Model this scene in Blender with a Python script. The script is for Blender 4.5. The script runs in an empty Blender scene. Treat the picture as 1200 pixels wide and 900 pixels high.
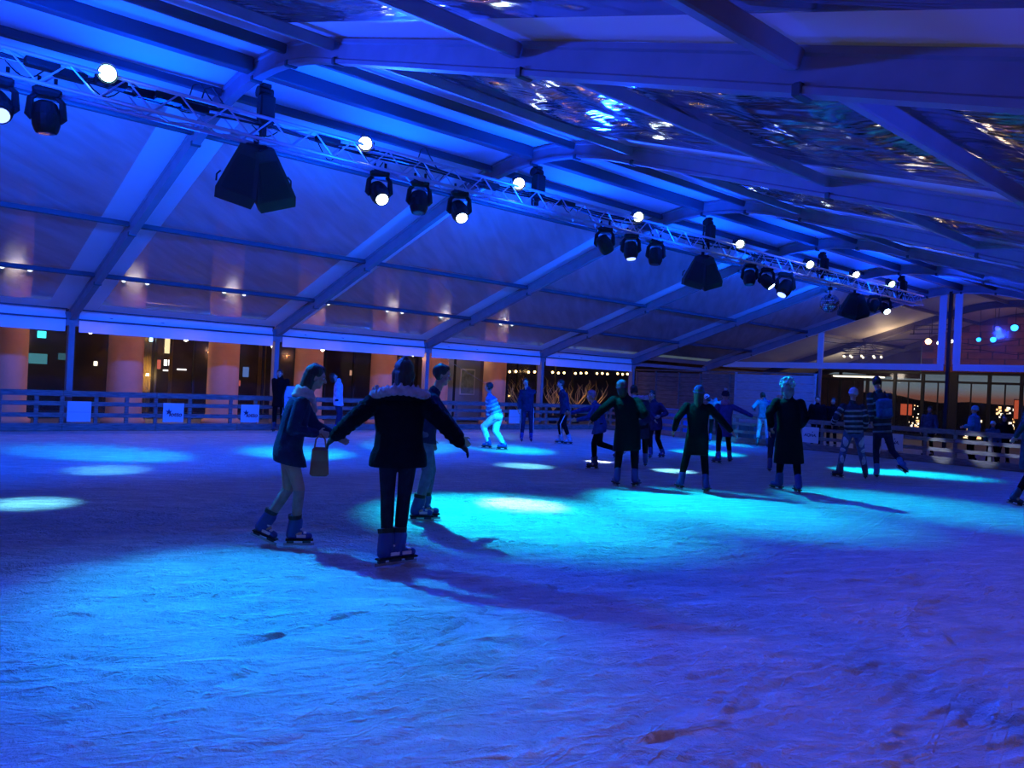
import bpy, math, random
from mathutils import Vector, Matrix
R=random.Random(7)
PI=math.pi
S=bpy.context.scene
COL=S.collection
# ------------------------------------------------------------------ camera
FPX=907.78; YAW=0.856314521; PIT=-0.000801783506; ROLL=0.0485733658
CAM=Vector((20.3957158,-4.02869616,1.58131514))
_fw=Vector((-math.sin(YAW)*math.cos(PIT),math.cos(YAW)*math.cos(PIT),math.sin(PIT)))
_r=Vector((math.cos(YAW),math.sin(YAW),0)); _u=_r.cross(_fw)
_r2=_r*math.cos(ROLL)+_u*math.sin(ROLL); _u2=-_r*math.sin(ROLL)+_u*math.cos(ROLL)
cd=bpy.data.cameras.new('camera'); cam=bpy.data.objects.new('camera',cd); COL.objects.link(cam)
cd.sensor_width=36; cd.sensor_fit='HORIZONTAL'; cd.lens=36*FPX/1200; cd.clip_start=.05; cd.clip_end=600
M=Matrix((_r2,_u2,-_fw)).transposed().to_4x4(); M.translation=CAM; cam.matrix_world=M
S.camera=cam
def ray(px,py): return _fw+_r2*((px-600)/FPX)-_u2*((py-450)/FPX)
def on_axis(px,py,ax,val):
    d=ray(px,py); return CAM+d*((val-CAM[ax])/d[ax])
def ground(px,py): return on_axis(px,py,2,0.0)
# ------------------------------------------------------------------ world, exposure
S.view_settings.view_transform='Standard'; S.view_settings.look='None'
S.view_settings.exposure=0.0; S.view_settings.gamma=1.0; S.view_settings.use_curve_mapping=False
S.cycles.use_denoising=True; S.cycles.max_bounces=7; S.cycles.diffuse_bounces=3; S.cycles.glossy_bounces=3
S.cycles.transparent_max_bounces=16; S.cycles.transmission_bounces=3; S.cycles.sample_clamp_indirect=3.0
w=bpy.data.worlds.new('dusk'); S.world=w; w.use_nodes=True
nt=w.node_tree; nt.nodes.clear()
tc=nt.nodes.new('ShaderNodeTexCoord'); sp=nt.nodes.new('ShaderNodeSeparateXYZ'); nt.links.new(tc.outputs['Generated'],sp.inputs[0])
cr=nt.nodes.new('ShaderNodeValToRGB'); nt.links.new(sp.outputs['Z'],cr.inputs[0])
el=cr.color_ramp.elements; el[0].position=0; el[0].color=(.16,.07,.045,1); el[1].position=1; el[1].color=(.006,.007,.035,1)
for p_,c_ in ((.008,(.22,.08,.055,1)),(.013,(.20,.16,.15,1)),(.019,(.17,.225,.24,1)),(.06,(.09,.14,.17,1)),(.15,(.02,.035,.09,1))):
    e=el.new(p_); e.color=c_
bg=nt.nodes.new('ShaderNodeBackground'); bg.inputs[1].default_value=1.0
wo=nt.nodes.new('ShaderNodeOutputWorld'); nt.links.new(cr.outputs[0],bg.inputs[0]); nt.links.new(bg.outputs[0],wo.inputs[0])
# ------------------------------------------------------------------ lamps of the rink
def lamp(kind,name,loc,power,color,aim=None,size=60,blend=.6,rad=.06):
    l=bpy.data.lights.new(name,kind); l.energy=power; l.color=color; l.shadow_soft_size=rad
    o=bpy.data.objects.new(name,l); COL.objects.link(o); o.location=loc
    if kind=='SPOT':
        l.spot_size=math.radians(size); l.spot_blend=blend
    if aim is not None: o.rotation_euler=(Vector(aim)-Vector(loc)).to_track_quat('-Z','Y').to_euler()
    return o
TX=10.26                      # lighting truss runs along this x, under the ridge
CY=(.0,.52,1.0); BL=(.012,.045,1.0); WB=(.30,.75,1.0)
# blue washes thrown sideways from the truss on to both roof slopes and the ice
for i,y in enumerate((-5.6,-2.0,1.7,6.0,10.5,15.0,19.5)):
    k=1.0 if y<8 else .8
    lamp('SPOT','blue_wash',(TX-.4,y,4.45),1750*k,(.0,.075,1),(2.0,y+.8,2.2),150,1,.15)
    lamp('SPOT','blue_wash',(TX+.4,y,4.45),2300*k,(.006,.05,1),(18.5,y+.4,3.9),116,1,.15)
    for dy,sx in ((1.0,-.95),(2.9,.95)): lamp('SPOT','crown_fill',(TX+sx,y+dy,4.35),470*k,(.0,.05,1),(TX-sx*.0,y+dy,6),128,.8,.3)  # crown spots are added fill, hung free beside the truss
lamp('SPOT','gable_fill',(TX,21.0,4.3),420,(.008,.05,1),(TX,25,3.2),150,1,.2)  # added fill spot that brings blue to the gable borders
# aimed beams: (lamp position, pool centre on the ice as a picture point, power, cone, colour)
BEAMS=[((TX+.1,-1.72,5.09),(300,705),3300,33,(.0,.50,1.0),1.0),
       ((TX+.1,-1.72,5.09),(380,800),1300,66,(.02,.17,1.0),1.0),
       ((TX,-2.8,4.5),(35,590),1900,17,(.18,.75,1.0),1.0),
       ((TX,-2.38,4.5),(125,551),1500,17,(.12,.7,1.0),1.0),
       ((TX,1.95,4.5),(130,532),3800,26,(.0,.5,1.0),1.0),
       ((TX,1.95,4.5),(350,531),4200,26,(.0,.62,1.0),1.0),
       ((TX,2.67,4.5),(485,524),4200,24,(.0,.65,1.0),1.0),
       ((TX,3.45,4.5),(610,590),2600,17,(.75,.9,1.0),1.0),
       ((TX+.1,1.83,5.09),(600,603),5600,44,(.0,.75,1.0),1.0),
       ((TX+.1,4.92,5.09),(830,592),5200,40,(.0,.75,1.0),1.0),
       ((TX,6.9,4.5),(600,527),3800,26,(.0,.65,1.0),1.0),
       ((TX,6.9,4.5),(615,546),2000,18,(.2,.8,1.0),1.0),
       ((TX,7.7,4.5),(700,541),2600,9,(.9,1.0,.95),.25),
       ((TX,8.48,4.5),(790,552),2600,15,(.3,.9,1.0),1.0),
       ((TX+.1,8.19,5.09),(1050,590),3800,34,(.0,.7,1.0),1.0),
       ((TX,11.95,4.5),(830,531),3600,28,(.0,.7,1.0),1.0),
       ((TX,12.69,4.5),(1020,552),4600,24,(.0,.75,1.0),1.0),
       ((TX,13.55,4.5),(1085,556),4200,26,(.0,.75,1.0),1.0),
       ((TX+.1,15.17,5.09),(846,520),3000,24,(.0,.6,1.0),1.0),
       ((TX,4.4,4.5),(586,512),1500,9,(.1,.9,.9),1.0),
       ((TX,13.9,4.5),(13.3,18.1,.45),1900,7,(.5,.72,1.0),.5),
       ((TX,14.1,4.5),(12.35,18.1,.35),1900,6,(.5,.72,1.0),.5),
       ((TX,13.5,4.5),(14.1,18.1,.5),2200,4,(.5,.72,1.0),.5)]
for L_,pp,pw,sz,cc,bl in BEAMS:
    tg=ground(*pp) if len(pp)==2 else Vector(pp); dv=(tg-Vector(L_)).normalized(); lamp('SPOT','aimed_beam',Vector(L_)+dv*.62-Vector((0,0,.05 if L_[0]==TX else -.0)),pw,cc,tg,sz,bl,.05)
for y,pw in ((-5.5,1300),(.5,520),(6.0,450)): lamp('SPOT','roof_fill',(19.9,y,.9),pw,(.012,.055,1),(15.6,y+1.2,4.8),78,1,.2)  # added unseen blue fill spots, out of view, brightening the near roof
# street light outside on the camera's side: greenish warm, comes in through the clear foil
lamp('SPOT','street_light',(27.5,-2.5,8.2),900,(1.0,.36,.30),(15.5,1.5,0),95,.6,1.2)
lamp('SPOT','street_light',(23.8,.5,4.9),520,(.45,1.0,.25),(15,3,4.7),65,.6,.15)
# ------------------------------------------------------------------ materials
MATS={}
def mat(name,col,rough=.6,metal=0.0,noise=0.0,nscale=8,bump=0.0,bscale=30,emit=None,estr=0,spec=.5,trans=0,stretch=None):
    if name in MATS: return MATS[name]
    m=bpy.data.materials.new(name); m.use_nodes=True; n=m.node_tree; b=n.nodes['Principled BSDF']
    b.inputs['Base Color'].default_value=(*col,1); b.inputs['Roughness'].default_value=rough; b.inputs['Metallic'].default_value=metal
    b.inputs['Specular IOR Level'].default_value=spec
    if trans: b.inputs['Transmission Weight'].default_value=trans
    if noise or bump:
        t=n.nodes.new('ShaderNodeTexCoord'); mp=n.nodes.new('ShaderNodeMapping'); n.links.new(t.outputs['Object'],mp.inputs[0])
        if stretch: mp.inputs['Scale'].default_value=stretch
    if noise:
        x=n.nodes.new('ShaderNodeTexNoise'); x.inputs['Scale'].default_value=nscale; x.inputs['Detail'].default_value=5; n.links.new(mp.outputs[0],x.inputs['Vector'])
        r=n.nodes.new('ShaderNodeValToRGB'); n.links.new(x.outputs['Fac'],r.inputs[0])
        r.color_ramp.elements[0].position=.3; r.color_ramp.elements[1].position=.7
        r.color_ramp.elements[0].color=(*[c*(1-noise) for c in col],1); r.color_ramp.elements[1].color=(*[min(1,c*(1+noise)) for c in col],1)
        n.links.new(r.outputs[0],b.inputs['Base Color'])
    if bump:
        x=n.nodes.new('ShaderNodeTexNoise'); x.inputs['Scale'].default_value=bscale; x.inputs['Detail'].default_value=4; n.links.new(mp.outputs[0],x.inputs['Vector'])
        q=n.nodes.new('ShaderNodeBump'); q.inputs['Strength'].default_value=bump; q.inputs['Distance'].default_value=.02
        n.links.new(x.outputs['Fac'],q.inputs['Height']); n.links.new(q.outputs[0],b.inputs['Normal'])
    if emit: b.inputs['Emission Color'].default_value=(*emit,1); b.inputs['Emission Strength'].default_value=estr
    MATS[name]=m; return m
def cloth(name,col,n=.25): return mat('cloth_'+name,col,.9,0,n,14,.5,60,spec=.08)
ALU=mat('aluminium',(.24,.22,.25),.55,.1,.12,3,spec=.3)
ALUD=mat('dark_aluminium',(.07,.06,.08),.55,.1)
TALU=mat('truss_aluminium',(.55,.55,.6),.35,.4)
BLK=mat('black_plastic',(.012,.012,.014),.55,0,.2,20,spec=.3)
STEEL=mat('steel',(.5,.5,.52),.25,.9)
WOOD=mat('fence_wood',(.20,.15,.14),.75,0,.35,5,.3,14,stretch=(1,1,6))
def ice_mat():
    m=bpy.data.materials.new('scraped_ice'); m.use_nodes=True; n=m.node_tree; b=n.nodes['Principled BSDF']; L=n.links.new
    t=n.nodes.new('ShaderNodeTexCoord')
    def streak(ang,sx,sy,scale,det,dist,lo,hi,seed):
        mp=n.nodes.new('ShaderNodeMapping'); mp.vector_type='POINT'; mp.inputs['Rotation'].default_value=(0,0,ang)
        mp.inputs['Location'].default_value=(seed,seed*1.7,0)
        L(t.outputs['Object'],mp.inputs[0])
        m2=n.nodes.new('ShaderNodeMapping'); m2.inputs['Scale'].default_value=(sx,sy,1); L(mp.outputs[0],m2.inputs[0])
        x=n.nodes.new('ShaderNodeTexNoise'); x.inputs['Scale'].default_value=scale; x.inputs['Detail'].default_value=det; x.inputs['Distortion'].default_value=dist; x.inputs['Roughness'].default_value=.6
        L(m2.outputs[0],x.inputs['Vector'])
        r=n.nodes.new('ShaderNodeMapRange'); r.inputs[1].default_value=lo; r.inputs[2].default_value=hi; r.interpolation_type='SMOOTHSTEP'; L(x.outputs['Fac'],r.inputs[0])
        return r.outputs[0]
    def math_(op,a,b_):
        q=n.nodes.new('ShaderNodeMath'); q.operation=op
        for i,v in enumerate((a,b_)):
            if isinstance(v,(int,float)): q.inputs[i].default_value=v
            else: L(v,q.inputs[i])
        return q.outputs[0]
    A0=-.856
    h=[]
    h.append(math_('MULTIPLY',streak(A0-.22,.5,4.0,1.3,8,1.6,.52,.60,3.1),.9))
    h.append(math_('MULTIPLY',streak(A0-.45,.4,6.0,1.1,7,1.2,.55,.60,9.7),.75))
    h.append(math_('MULTIPLY',streak(A0+.25,.3,7.0,1.2,6,1.6,.57,.62,1.3),.55))
    h.append(math_('MULTIPLY',streak(A0-.95,.18,6.5,1.0,4,.7,.60,.64,5.5),.5))
    h.append(math_('MULTIPLY',streak(0,1,1,22,6,.4,.35,.7,0),.42))
    h.append(math_('MULTIPLY',streak(0,1,1,55,4,.2,.35,.7,4),.25))
    h.append(math_('MULTIPLY',streak(A0-.2,.6,1.4,3.5,6,1.0,.4,.66,2),1.1))
    s=h[0]
    for k in h[1:]: s=math_('ADD',s,k)
    bp=n.nodes.new('ShaderNodeBump'); bp.inputs['Strength'].default_value=1.0; bp.inputs['Distance'].default_value=.03
    L(s,bp.inputs['Height']); L(bp.outputs[0],b.inputs['Normal'])
    r=n.nodes.new('ShaderNodeValToRGB'); r.color_ramp.elements[0].color=(.50,.52,.56,1); r.color_ramp.elements[1].color=(.84,.86,.88,1)
    q=n.nodes.new('ShaderNodeMapRange'); q.inputs[2].default_value=2.6; L(s,q.inputs[0]); L(q.outputs[0],r.inputs[0]); L(r.outputs[0],b.inputs['Base Color'])
    b.inputs['Roughness'].default_value=.62; b.inputs['Specular IOR Level'].default_value=.25
    return m
ICE=ice_mat()
def pvc_white():
    m=bpy.data.materials.new('white_pvc'); m.use_nodes=True; n=m.node_tree; n.nodes.clear(); L=n.links.new
    o=n.nodes.new('ShaderNodeOutputMaterial'); d=n.nodes.new('ShaderNodeBsdfPrincipled'); tr=n.nodes.new('ShaderNodeBsdfTranslucent'); mx=n.nodes.new('ShaderNodeMixShader')
    d.inputs['Base Color'].default_value=(.80,.80,.82,1); d.inputs['Roughness'].default_value=.45; tr.inputs[0].default_value=(.7,.7,.72,1)
    mx.inputs[0].default_value=.10; L(d.outputs[0],mx.inputs[1]); L(tr.outputs[0],mx.inputs[2]); L(mx.outputs[0],o.inputs[0]); return m
def foil(name,haze,tint=(.93,.93,.95),bumpy=.25,streaky=.35,rot=0.0,gr=.10,gk=1.0,sc=(.35,1.3,.5),det=3):
    m=bpy.data.materials.new(name); m.use_nodes=True; n=m.node_tree; n.nodes.clear(); L=n.links.new
    o=n.nodes.new('ShaderNodeOutputMaterial'); t=n.nodes.new('ShaderNodeTexCoord')
    mp=n.nodes.new('ShaderNodeMapping'); mp.inputs['Rotation'].default_value=(0,0,rot); L(t.outputs['Object'],mp.inputs[0])
    m2=n.nodes.new('ShaderNodeMapping'); m2.inputs['Scale'].default_value=sc; L(mp.outputs[0],m2.inputs[0])
    x=n.nodes.new('ShaderNodeTexNoise'); x.inputs['Scale'].default_value=1.4; x.inputs['Detail'].default_value=det; x.inputs['Distortion'].default_value=.5; L(m2.outputs[0],x.inputs['Vector'])
    bp=n.nodes.new('ShaderNodeBump'); bp.inputs['Strength'].default_value=bumpy; bp.inputs['Distance'].default_value=.25; L(x.outputs['Fac'],bp.inputs['Height'])
    g=n.nodes.new('ShaderNodeBsdfGlossy'); g.inputs['Roughness'].default_value=gr; L(bp.outputs[0],g.inputs['Normal'])
    tp=n.nodes.new('ShaderNodeBsdfTransparent'); tp.inputs[0].default_value=(*tint,1)
    d=n.nodes.new('ShaderNodeBsdfDiffuse'); d.inputs[0].default_value=(.62,.60,.66,1); tl=n.nodes.new('ShaderNodeBsdfTranslucent'); tl.inputs[0].default_value=(.6,.6,.62,1)
    dm=n.nodes.new('ShaderNodeMixShader'); dm.inputs[0].default_value=.35; L(d.outputs[0],dm.inputs[1]); L(tl.outputs[0],dm.inputs[2])
    r=n.nodes.new('ShaderNodeMapRange'); r.inputs[1].default_value=.3; r.inputs[2].default_value=.7; r.inputs[3].default_value=haze*(1-streaky); r.inputs[4].default_value=min(1,haze*(1+streaky)); L(x.outputs['Fac'],r.inputs[0])
    a=n.nodes.new('ShaderNodeMixShader'); L(r.outputs[0],a.inputs[0]); L(tp.outputs[0],a.inputs[1]); L(dm.outputs[0],a.inputs[2])
    fr=n.nodes.new('ShaderNodeFresnel'); fr.inputs[0].default_value=1.45; L(bp.outputs[0],fr.inputs['Normal'])
    fm=n.nodes.new('ShaderNodeMath'); fm.operation='MULTIPLY'; fm.inputs[1].default_value=gk; L(fr.outputs[0],fm.inputs[0])
    b=n.nodes.new('ShaderNodeMixShader'); L(fm.outputs[0],b.inputs[0]); L(a.outputs[0],b.inputs[1]); L(g.outputs[0],b.inputs[2])
    L(b.outputs[0],o.inputs[0]); return m
PVC=pvc_white()
FOIL_L=[foil('clear_foil_low',.34,rot=.9,bumpy=.15,streaky=.45,gr=.28,gk=.35,sc=(.5,3.2,.5),det=7),foil('clear_foil_middle',.58,rot=.9,bumpy=.15,streaky=.36,gr=.28,gk=.35,sc=(.5,3.2,.5),det=7),foil('clear_foil_top',.74,rot=.9,bumpy=.15,streaky=.30,gr=.28,gk=.35,sc=(.5,3.2,.5),det=7)]
FOIL_R=foil('clear_foil_right',.60,bumpy=.3,streaky=.6)
FOIL_G=foil('clear_foil_gable',.12,bumpy=.2)
GLASS=foil('shop_glass',.02,(.8,.8,.85),bumpy=0)
# ------------------------------------------------------------------ mesh helpers
class MB:
    def __init__(s): s.v=[]; s.f=[]
    def add(s,vs,fs):
        o=len(s.v); s.v+= [tuple(v) for v in vs]; s.f+=[tuple(i+o for i in f) for f in fs]; return s
    def box(s,c,d,rot=None,taper=1.0,bev=0.0):
        x,y,z=d[0]/2,d[1]/2,d[2]/2; c=Vector(c)
        if bev<=0:
            vs=[Vector((a*x*(taper if e>0 else 1),b*y*(taper if e>0 else 1),e*z)) for e in(-1,1) for b in(-1,1) for a in(-1,1)]
            fs=[(0,2,3,1),(4,5,7,6),(0,1,5,4),(2,6,7,3),(0,4,6,2),(1,3,7,5)]
        else:
            vs=[];fs=[]
            bv=min(bev,x*.9,y*.9,z*.9)
            rings=[(-z,bv),(-z+bv,0),(z-bv,0),(z,bv)]
            for zz,i in rings:
                k=1+(taper-1)*(zz+z)/(2*z)
                X,Y=(x-i)*k,(y-i)*k; b2=bv*.6
                for a,b in((-X+b2,-Y),(X-b2,-Y),(X,-Y+b2),(X,Y-b2),(X-b2,Y),(-X+b2,Y),(-X,Y-b2),(-X,-Y+b2)): vs.append(Vector((a,b,zz)))
            for r in range(3):
                for j in range(8): fs.append((r*8+j,r*8+(j+1)%8,(r+1)*8+(j+1)%8,(r+1)*8+j))
            fs.append(tuple(range(7,-1,-1))); fs.append(tuple(range(24,32)))
        if rot is not None: vs=[rot@v for v in vs]
        return s.add([v+c for v in vs],fs)
    def bar(s,a,b,w,h,up=(0,0,1)):
        a=Vector(a);b=Vector(b);d=(b-a); L=d.length; d.normalize(); u=Vector(up); r=d.cross(u).normalized(); u=r.cross(d)
        vs=[p+r*(i*w/2)+u*(j*h/2) for p in(a,b) for j in(-1,1) for i in(-1,1)]
        return s.add(vs,[(0,1,3,2),(4,6,7,5),(0,4,5,1),(2,3,7,6),(0,2,6,4),(1,5,7,3)])
    def tube(s,pts,rad,n=6,closed=False,cap=True):
        P=[Vector(p) for p in pts]; m=len(P); rs=rad if isinstance(rad,(list,tuple)) else [rad]*m
        vs=[]; prev=None
        for i,p in enumerate(P):
            if closed: d=(P[(i+1)%m]-P[i-1])
            else: d=(P[min(i+1,m-1)]-P[max(i-1,0)])
            d.normalize()
            if prev is None: q=Vector((0,0,1)) if abs(d.z)<.9 else Vector((1,0,0)); r=d.cross(q).normalized()
            else: r=(prev-d*prev.dot(d)).normalized()
            prev=r; u=d.cross(r)
            for k in range(n):
                a=2*PI*k/n; vs.append(p+(r*math.cos(a)+u*math.sin(a))*rs[i])
        fs=[]
        for i in range(m if closed else m-1):
            for k in range(n): fs.append((i*n+k,i*n+(k+1)%n,((i+1)%m)*n+(k+1)%n,((i+1)%m)*n+k))
        if cap and not closed: fs.append(tuple(range(n-1,-1,-1))); fs.append(tuple((m-1)*n+k for k in range(n)))
        return s.add(vs,fs)
    def cyl(s,a,b,r,n=12,r2=None): return s.tube([a,b],[r,r if r2 is None else r2],n)
    def ball(s,c,r,n=12,m=8,rot=None):
        r=(r,r,r) if isinstance(r,(int,float)) else r; c=Vector(c); vs=[];fs=[]
        for i in range(m+1):
            t=PI*i/m
            for k in range(n):
                a=2*PI*k/n; v=Vector((r[0]*math.sin(t)*math.cos(a),r[1]*math.sin(t)*math.sin(a),r[2]*math.cos(t)))
                vs.append(c+(rot@v if rot is not None else v))
        for i in range(m):
            for k in range(n): fs.append((i*n+k,(i+1)*n+k,(i+1)*n+(k+1)%n,i*n+(k+1)%n))
        return s.add(vs,fs)
    def cap(s,a,b,ra,rb=None,n=12):       # tapered capsule, closed
        rb=ra if rb is None else rb; a=Vector(a);b=Vector(b); d=b-a
        if d.length<1e-5: return s.ball(a,ra)
        d.normalize(); pts=[];rs=[]
        for t in (0.05,.35,.7): pts.append(a-d*ra*math.cos(t*PI/2)); rs.append(ra*math.sin(t*PI/2))
        pts.append(a); rs.append(ra); pts.append(b); rs.append(rb)
        for t in (.7,.35,0.05): pts.append(b+d*rb*math.cos(t*PI/2)); rs.append(rb*math.sin(t*PI/2))
        return s.tube(pts,rs,n)
    def loft(s,rings):                    # rings: lists of points, equal count, closed by caps
        n=len(rings[0]); vs=[p for r in rings for p in r]; fs=[]
        for i in range(len(rings)-1):
            for k in range(n): fs.append((i*n+k,i*n+(k+1)%n,(i+1)*n+(k+1)%n,(i+1)*n+k))
        fs.append(tuple(range(n-1,-1,-1))); fs.append(tuple((len(rings)-1)*n+k for k in range(n)))
        return s.add(vs,fs)
    def mesh(s,name,m,smooth=False):
        me=bpy.data.meshes.new(name); me.from_pydata(s.v,[],s.f); me.update()
        if m: me.materials.append(m)
        if smooth: me.polygons.foreach_set('use_smooth',[True]*len(me.polygons))
        return me
    def build(s,name,m,parent=None,loc=None,smooth=False,rot=None):
        return link(name,s.mesh(name,m,smooth),parent,loc,rot)
def link(name,me,parent=None,loc=None,rot=None):
    o=bpy.data.objects.new(name,me); COL.objects.link(o)
    if parent: o.parent=parent
    if loc is not None: o.location=loc
    if rot is not None: o.rotation_euler=rot
    return o
def tag(o,label=None,cat=None,group=None,kind=None):
    if label: o['label']=label
    if cat: o['category']=cat
    if group: o['group']=group
    if kind: o['kind']=kind
    return o
def empty(name,loc=(0,0,0),rz=0):
    o=bpy.data.objects.new(name,None); COL.objects.link(o); o.location=loc; o.rotation_euler=(0,0,rz); o.empty_display_size=.1; return o
def struct(name,loc=(0,0,0)): return tag(empty(name,loc),kind='structure')
def remesh(mb,name,m,voxel,smooth=3,parent=None,loc=None,rot=None):
    me=mb.mesh(name,m); t=bpy.data.objects.new('tmp',me); COL.objects.link(t)
    a=t.modifiers.new('r','REMESH'); a.mode='VOXEL'; a.voxel_size=voxel; a.use_smooth_shade=True
    if smooth: b=t.modifiers.new('s','SMOOTH'); b.iterations=smooth; b.factor=.5
    bpy.context.view_layer.update(); dg=bpy.context.evaluated_depsgraph_get()
    nm=bpy.data.meshes.new_from_object(t.evaluated_get(dg)); nm.name=name
    bpy.data.objects.remove(t); bpy.data.meshes.remove(me)
    if not nm.materials: nm.materials.append(m)
    return link(name,nm,parent,loc,rot)
# ------------------------------------------------------------------ tent geometry
W=20.52; RX=10.26
def zc(x):
    d=abs(x-RX)
    return 5.56-.081*d*d if d<1.93 else 2.66+.312*(RX-d)
TOP=.15
def profile(x0,x1,n): return [x0+(x1-x0)*i/n for i in range(n+1)]
ARCH_Y=[-5,0,5,10,15,20,25]
# ------------------------------------------------------------------ ground and ice
def slab(name,x0,x1,y0,y1,z0,z1,m,parent=None,kind='structure'):
    o=MB().box(((x0+x1)/2,(y0+y1)/2,(z0+z1)/2),(x1-x0,y1-y0,z1-z0)).build(name,m,parent)
    if kind: tag(o,kind=kind)
    return o
PAVE=mat('paving',(.16,.15,.15),.8,0,.3,2,.3,10)
DECK=mat('deck_boards',(.20,.15,.12),.7,0,.3,6)
slab('ground',-30,40,-12,36,-.4,-.06,PAVE)
NX0,NX1,NY0,NY1=10.9,20.7,-5.2,5.0          # part of the ice near enough to show its scraped relief
fl=MB()
for x0,x1,y0,y1 in ((.42,NX0,-8,18.12),(NX0,20.7,-8,NY0),(NX0,20.7,NY1,18.12)): fl.add([(x0,y0,0),(x1,y0,0),(x1,y1,0),(x0,y1,0)],[(0,1,2,3)])
fl.box((10.56,5.06,-.085),(20.28,26.12,.05))
def relief():
    import numpy as np
    st=.02; nx=int((NX1-NX0)/st); ny=int((NY1-NY0)/st); rg=np.random.RandomState(5)
    X=NX0+np.arange(nx+1)*(NX1-NX0)/nx; Y=NY0+np.arange(ny+1)*(NY1-NY0)/ny; H=np.zeros((ny+1,nx+1))
    def vnoise(sc):
        a=int((NX1-NX0)*sc)+3; b=int((NY1-NY0)*sc)+3; g=rg.rand(b,a); fx=(X-NX0)*sc; fy=(Y-NY0)*sc; ix=fx.astype(int); iy=fy.astype(int)
        u=fx-ix; v=fy-iy; u=u*u*(3-2*u); v=v*v*(3-2*v)
        A=g[np.ix_(iy,ix)]; B=g[np.ix_(iy,ix+1)]; C_=g[np.ix_(iy+1,ix)]; D=g[np.ix_(iy+1,ix+1)]
        return (A*(1-u)+B*u)*(1-v[:,None])+(C_*(1-u)+D*u)*v[:,None]-.5
    patch=np.clip(vnoise(.8)*2.2+.6,0.1,1.3)
    H+=vnoise(1.3)*.02+vnoise(4)*.010+vnoise(11)*.009*patch+vnoise(24)*.006*patch
    for k in range(2300):
        cx=rg.uniform(NX0,NX1); cy=rg.uniform(NY0,NY1); m=rg.rand()
        an=math.radians((88+rg.normal()*14) if m<.6 else ((45+rg.normal()*20) if m<.85 else rg.uniform(0,180)))
        L=rg.uniform(.12,.55) if rg.rand()<.75 else rg.uniform(.6,1.8); w_=rg.uniform(.010,.030); a=rg.uniform(.006,.016)*(1 if rg.rand()<.55 else -1); cv=rg.normal()*.12
        R_=L/2+.12; i0=max(0,int((cx-R_-NX0)/st)); i1=min(nx+1,int((cx+R_-NX0)/st)+1); j0=max(0,int((cy-R_-NY0)/st)); j1=min(ny+1,int((cy+R_-NY0)/st)+1)
        if i1<=i0 or j1<=j0: continue
        dx=X[None,i0:i1]-cx; dy=Y[j0:j1,None]-cy; t=dx*math.cos(an)+dy*math.sin(an); q=-dx*math.sin(an)+dy*math.cos(an)-cv*t*t
        e=np.clip(1-(np.abs(t)/(L/2))**3,0,1)
        H[j0:j1,i0:i1]+=a*e*(np.exp(-(q/w_)**2)-.6*np.exp(-((q-w_*2.2)/(w_*1.1))**2))
    ex=np.clip(np.minimum(X-NX0,NX1-X+.4)/.7,0,1); ey=np.clip(np.minimum(Y-NY0,NY1-Y)/.7,0,1); F_=ex[None,:]*ey[:,None]
    H=np.tanh(H*F_/.032)*.032-.010*F_
    co=np.empty(((ny+1)*(nx+1),3)); XX,YY=np.meshgrid(X,Y); co[:,0]=XX.ravel(); co[:,1]=YY.ravel(); co[:,2]=H.ravel()
    idx=np.arange((ny+1)*(nx+1)).reshape(ny+1,nx+1); q=np.stack([idx[:-1,:-1],idx[:-1,1:],idx[1:,1:],idx[1:,:-1]],-1).reshape(-1)
    me=bpy.data.meshes.new('floor_scraped'); nf=nx*ny
    me.vertices.add(len(co)); me.vertices.foreach_set('co',co.ravel()); me.loops.add(nf*4); me.loops.foreach_set('vertex_index',q)
    me.polygons.add(nf); me.polygons.foreach_set('loop_start',np.arange(nf)*4); me.polygons.foreach_set('loop_total',np.full(nf,4)); me.polygons.foreach_set('use_smooth',np.ones(nf,bool))
    me.update(calc_edges=True); me.validate(); me.materials.append(ICE); return me
tag(link('floor_scraped',relief()),kind='structure')
tag(fl.build('floor',ICE),kind='structure')
dk=struct('floor_deck',(0,0,0))
for i in range(48):   # deck boards beyond the rink fence, running across
    b_=MB().box((10.2,18.35+i*.145,.005),(21.5,.138,.05)).build('board',DECK,dk)
# ------------------------------------------------------------------ tent: posts, rafters, purlins, covers
ceil=struct('ceiling')
def rafter_mesh(w=.12,d=.26):
    b=MB(); xs=[0]+profile(.0,RX-2.0,6)[1:]+profile(RX-2,RX+2,14)[1:]+profile(RX+2,W,6)[1:]
    rings=[]
    for x in xs:
        z=zc(x); e=.01; t=Vector((2*e,0,zc(x+e)-zc(x-e))).normalized(); n=Vector((-t.z,0,t.x))
        P=Vector((x,0,z)); c=.02
        sec=[(-w/2,-d/2),(w/2,-d/2),(w/2,-d/2+.04),(w/2-c,-d/2+.055),(w/2-c,d/2-.055),(w/2,d/2-.04),(w/2,d/2),(-w/2,d/2),(-w/2,d/2-.04),(-w/2+c,d/2-.055),(-w/2+c,-d/2+.055),(-w/2,-d/2+.04)]
        rings.append([P+Vector((0,a,0))+n*h for a,h in sec])
    return b.loft(rings).mesh('rafter',ALU)
RM=rafter_mesh()
PM=MB().box((0,0,1.25),(.20,.13,2.5)).mesh('post',ALU)
EB=MB().box((0,0,0),(.16,.30,.34),bev=.02).mesh('eave_bracket',ALU)
PURL=[(2.3,.06,.10),(4.75,.06,.10),(8.03,.07,.11),(9.2,.07,.12),(RX,.16,.20),(11.32,.07,.12),(12.55,.11,.12),(15.7,.11,.12),(18.1,.11,.12)]
BRK=MB().box((0,0,0),(.06,.15,.08),bev=.01).mesh('bracket',mat('bracket_steel',(.06,.06,.07),.5,.3))
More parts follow.
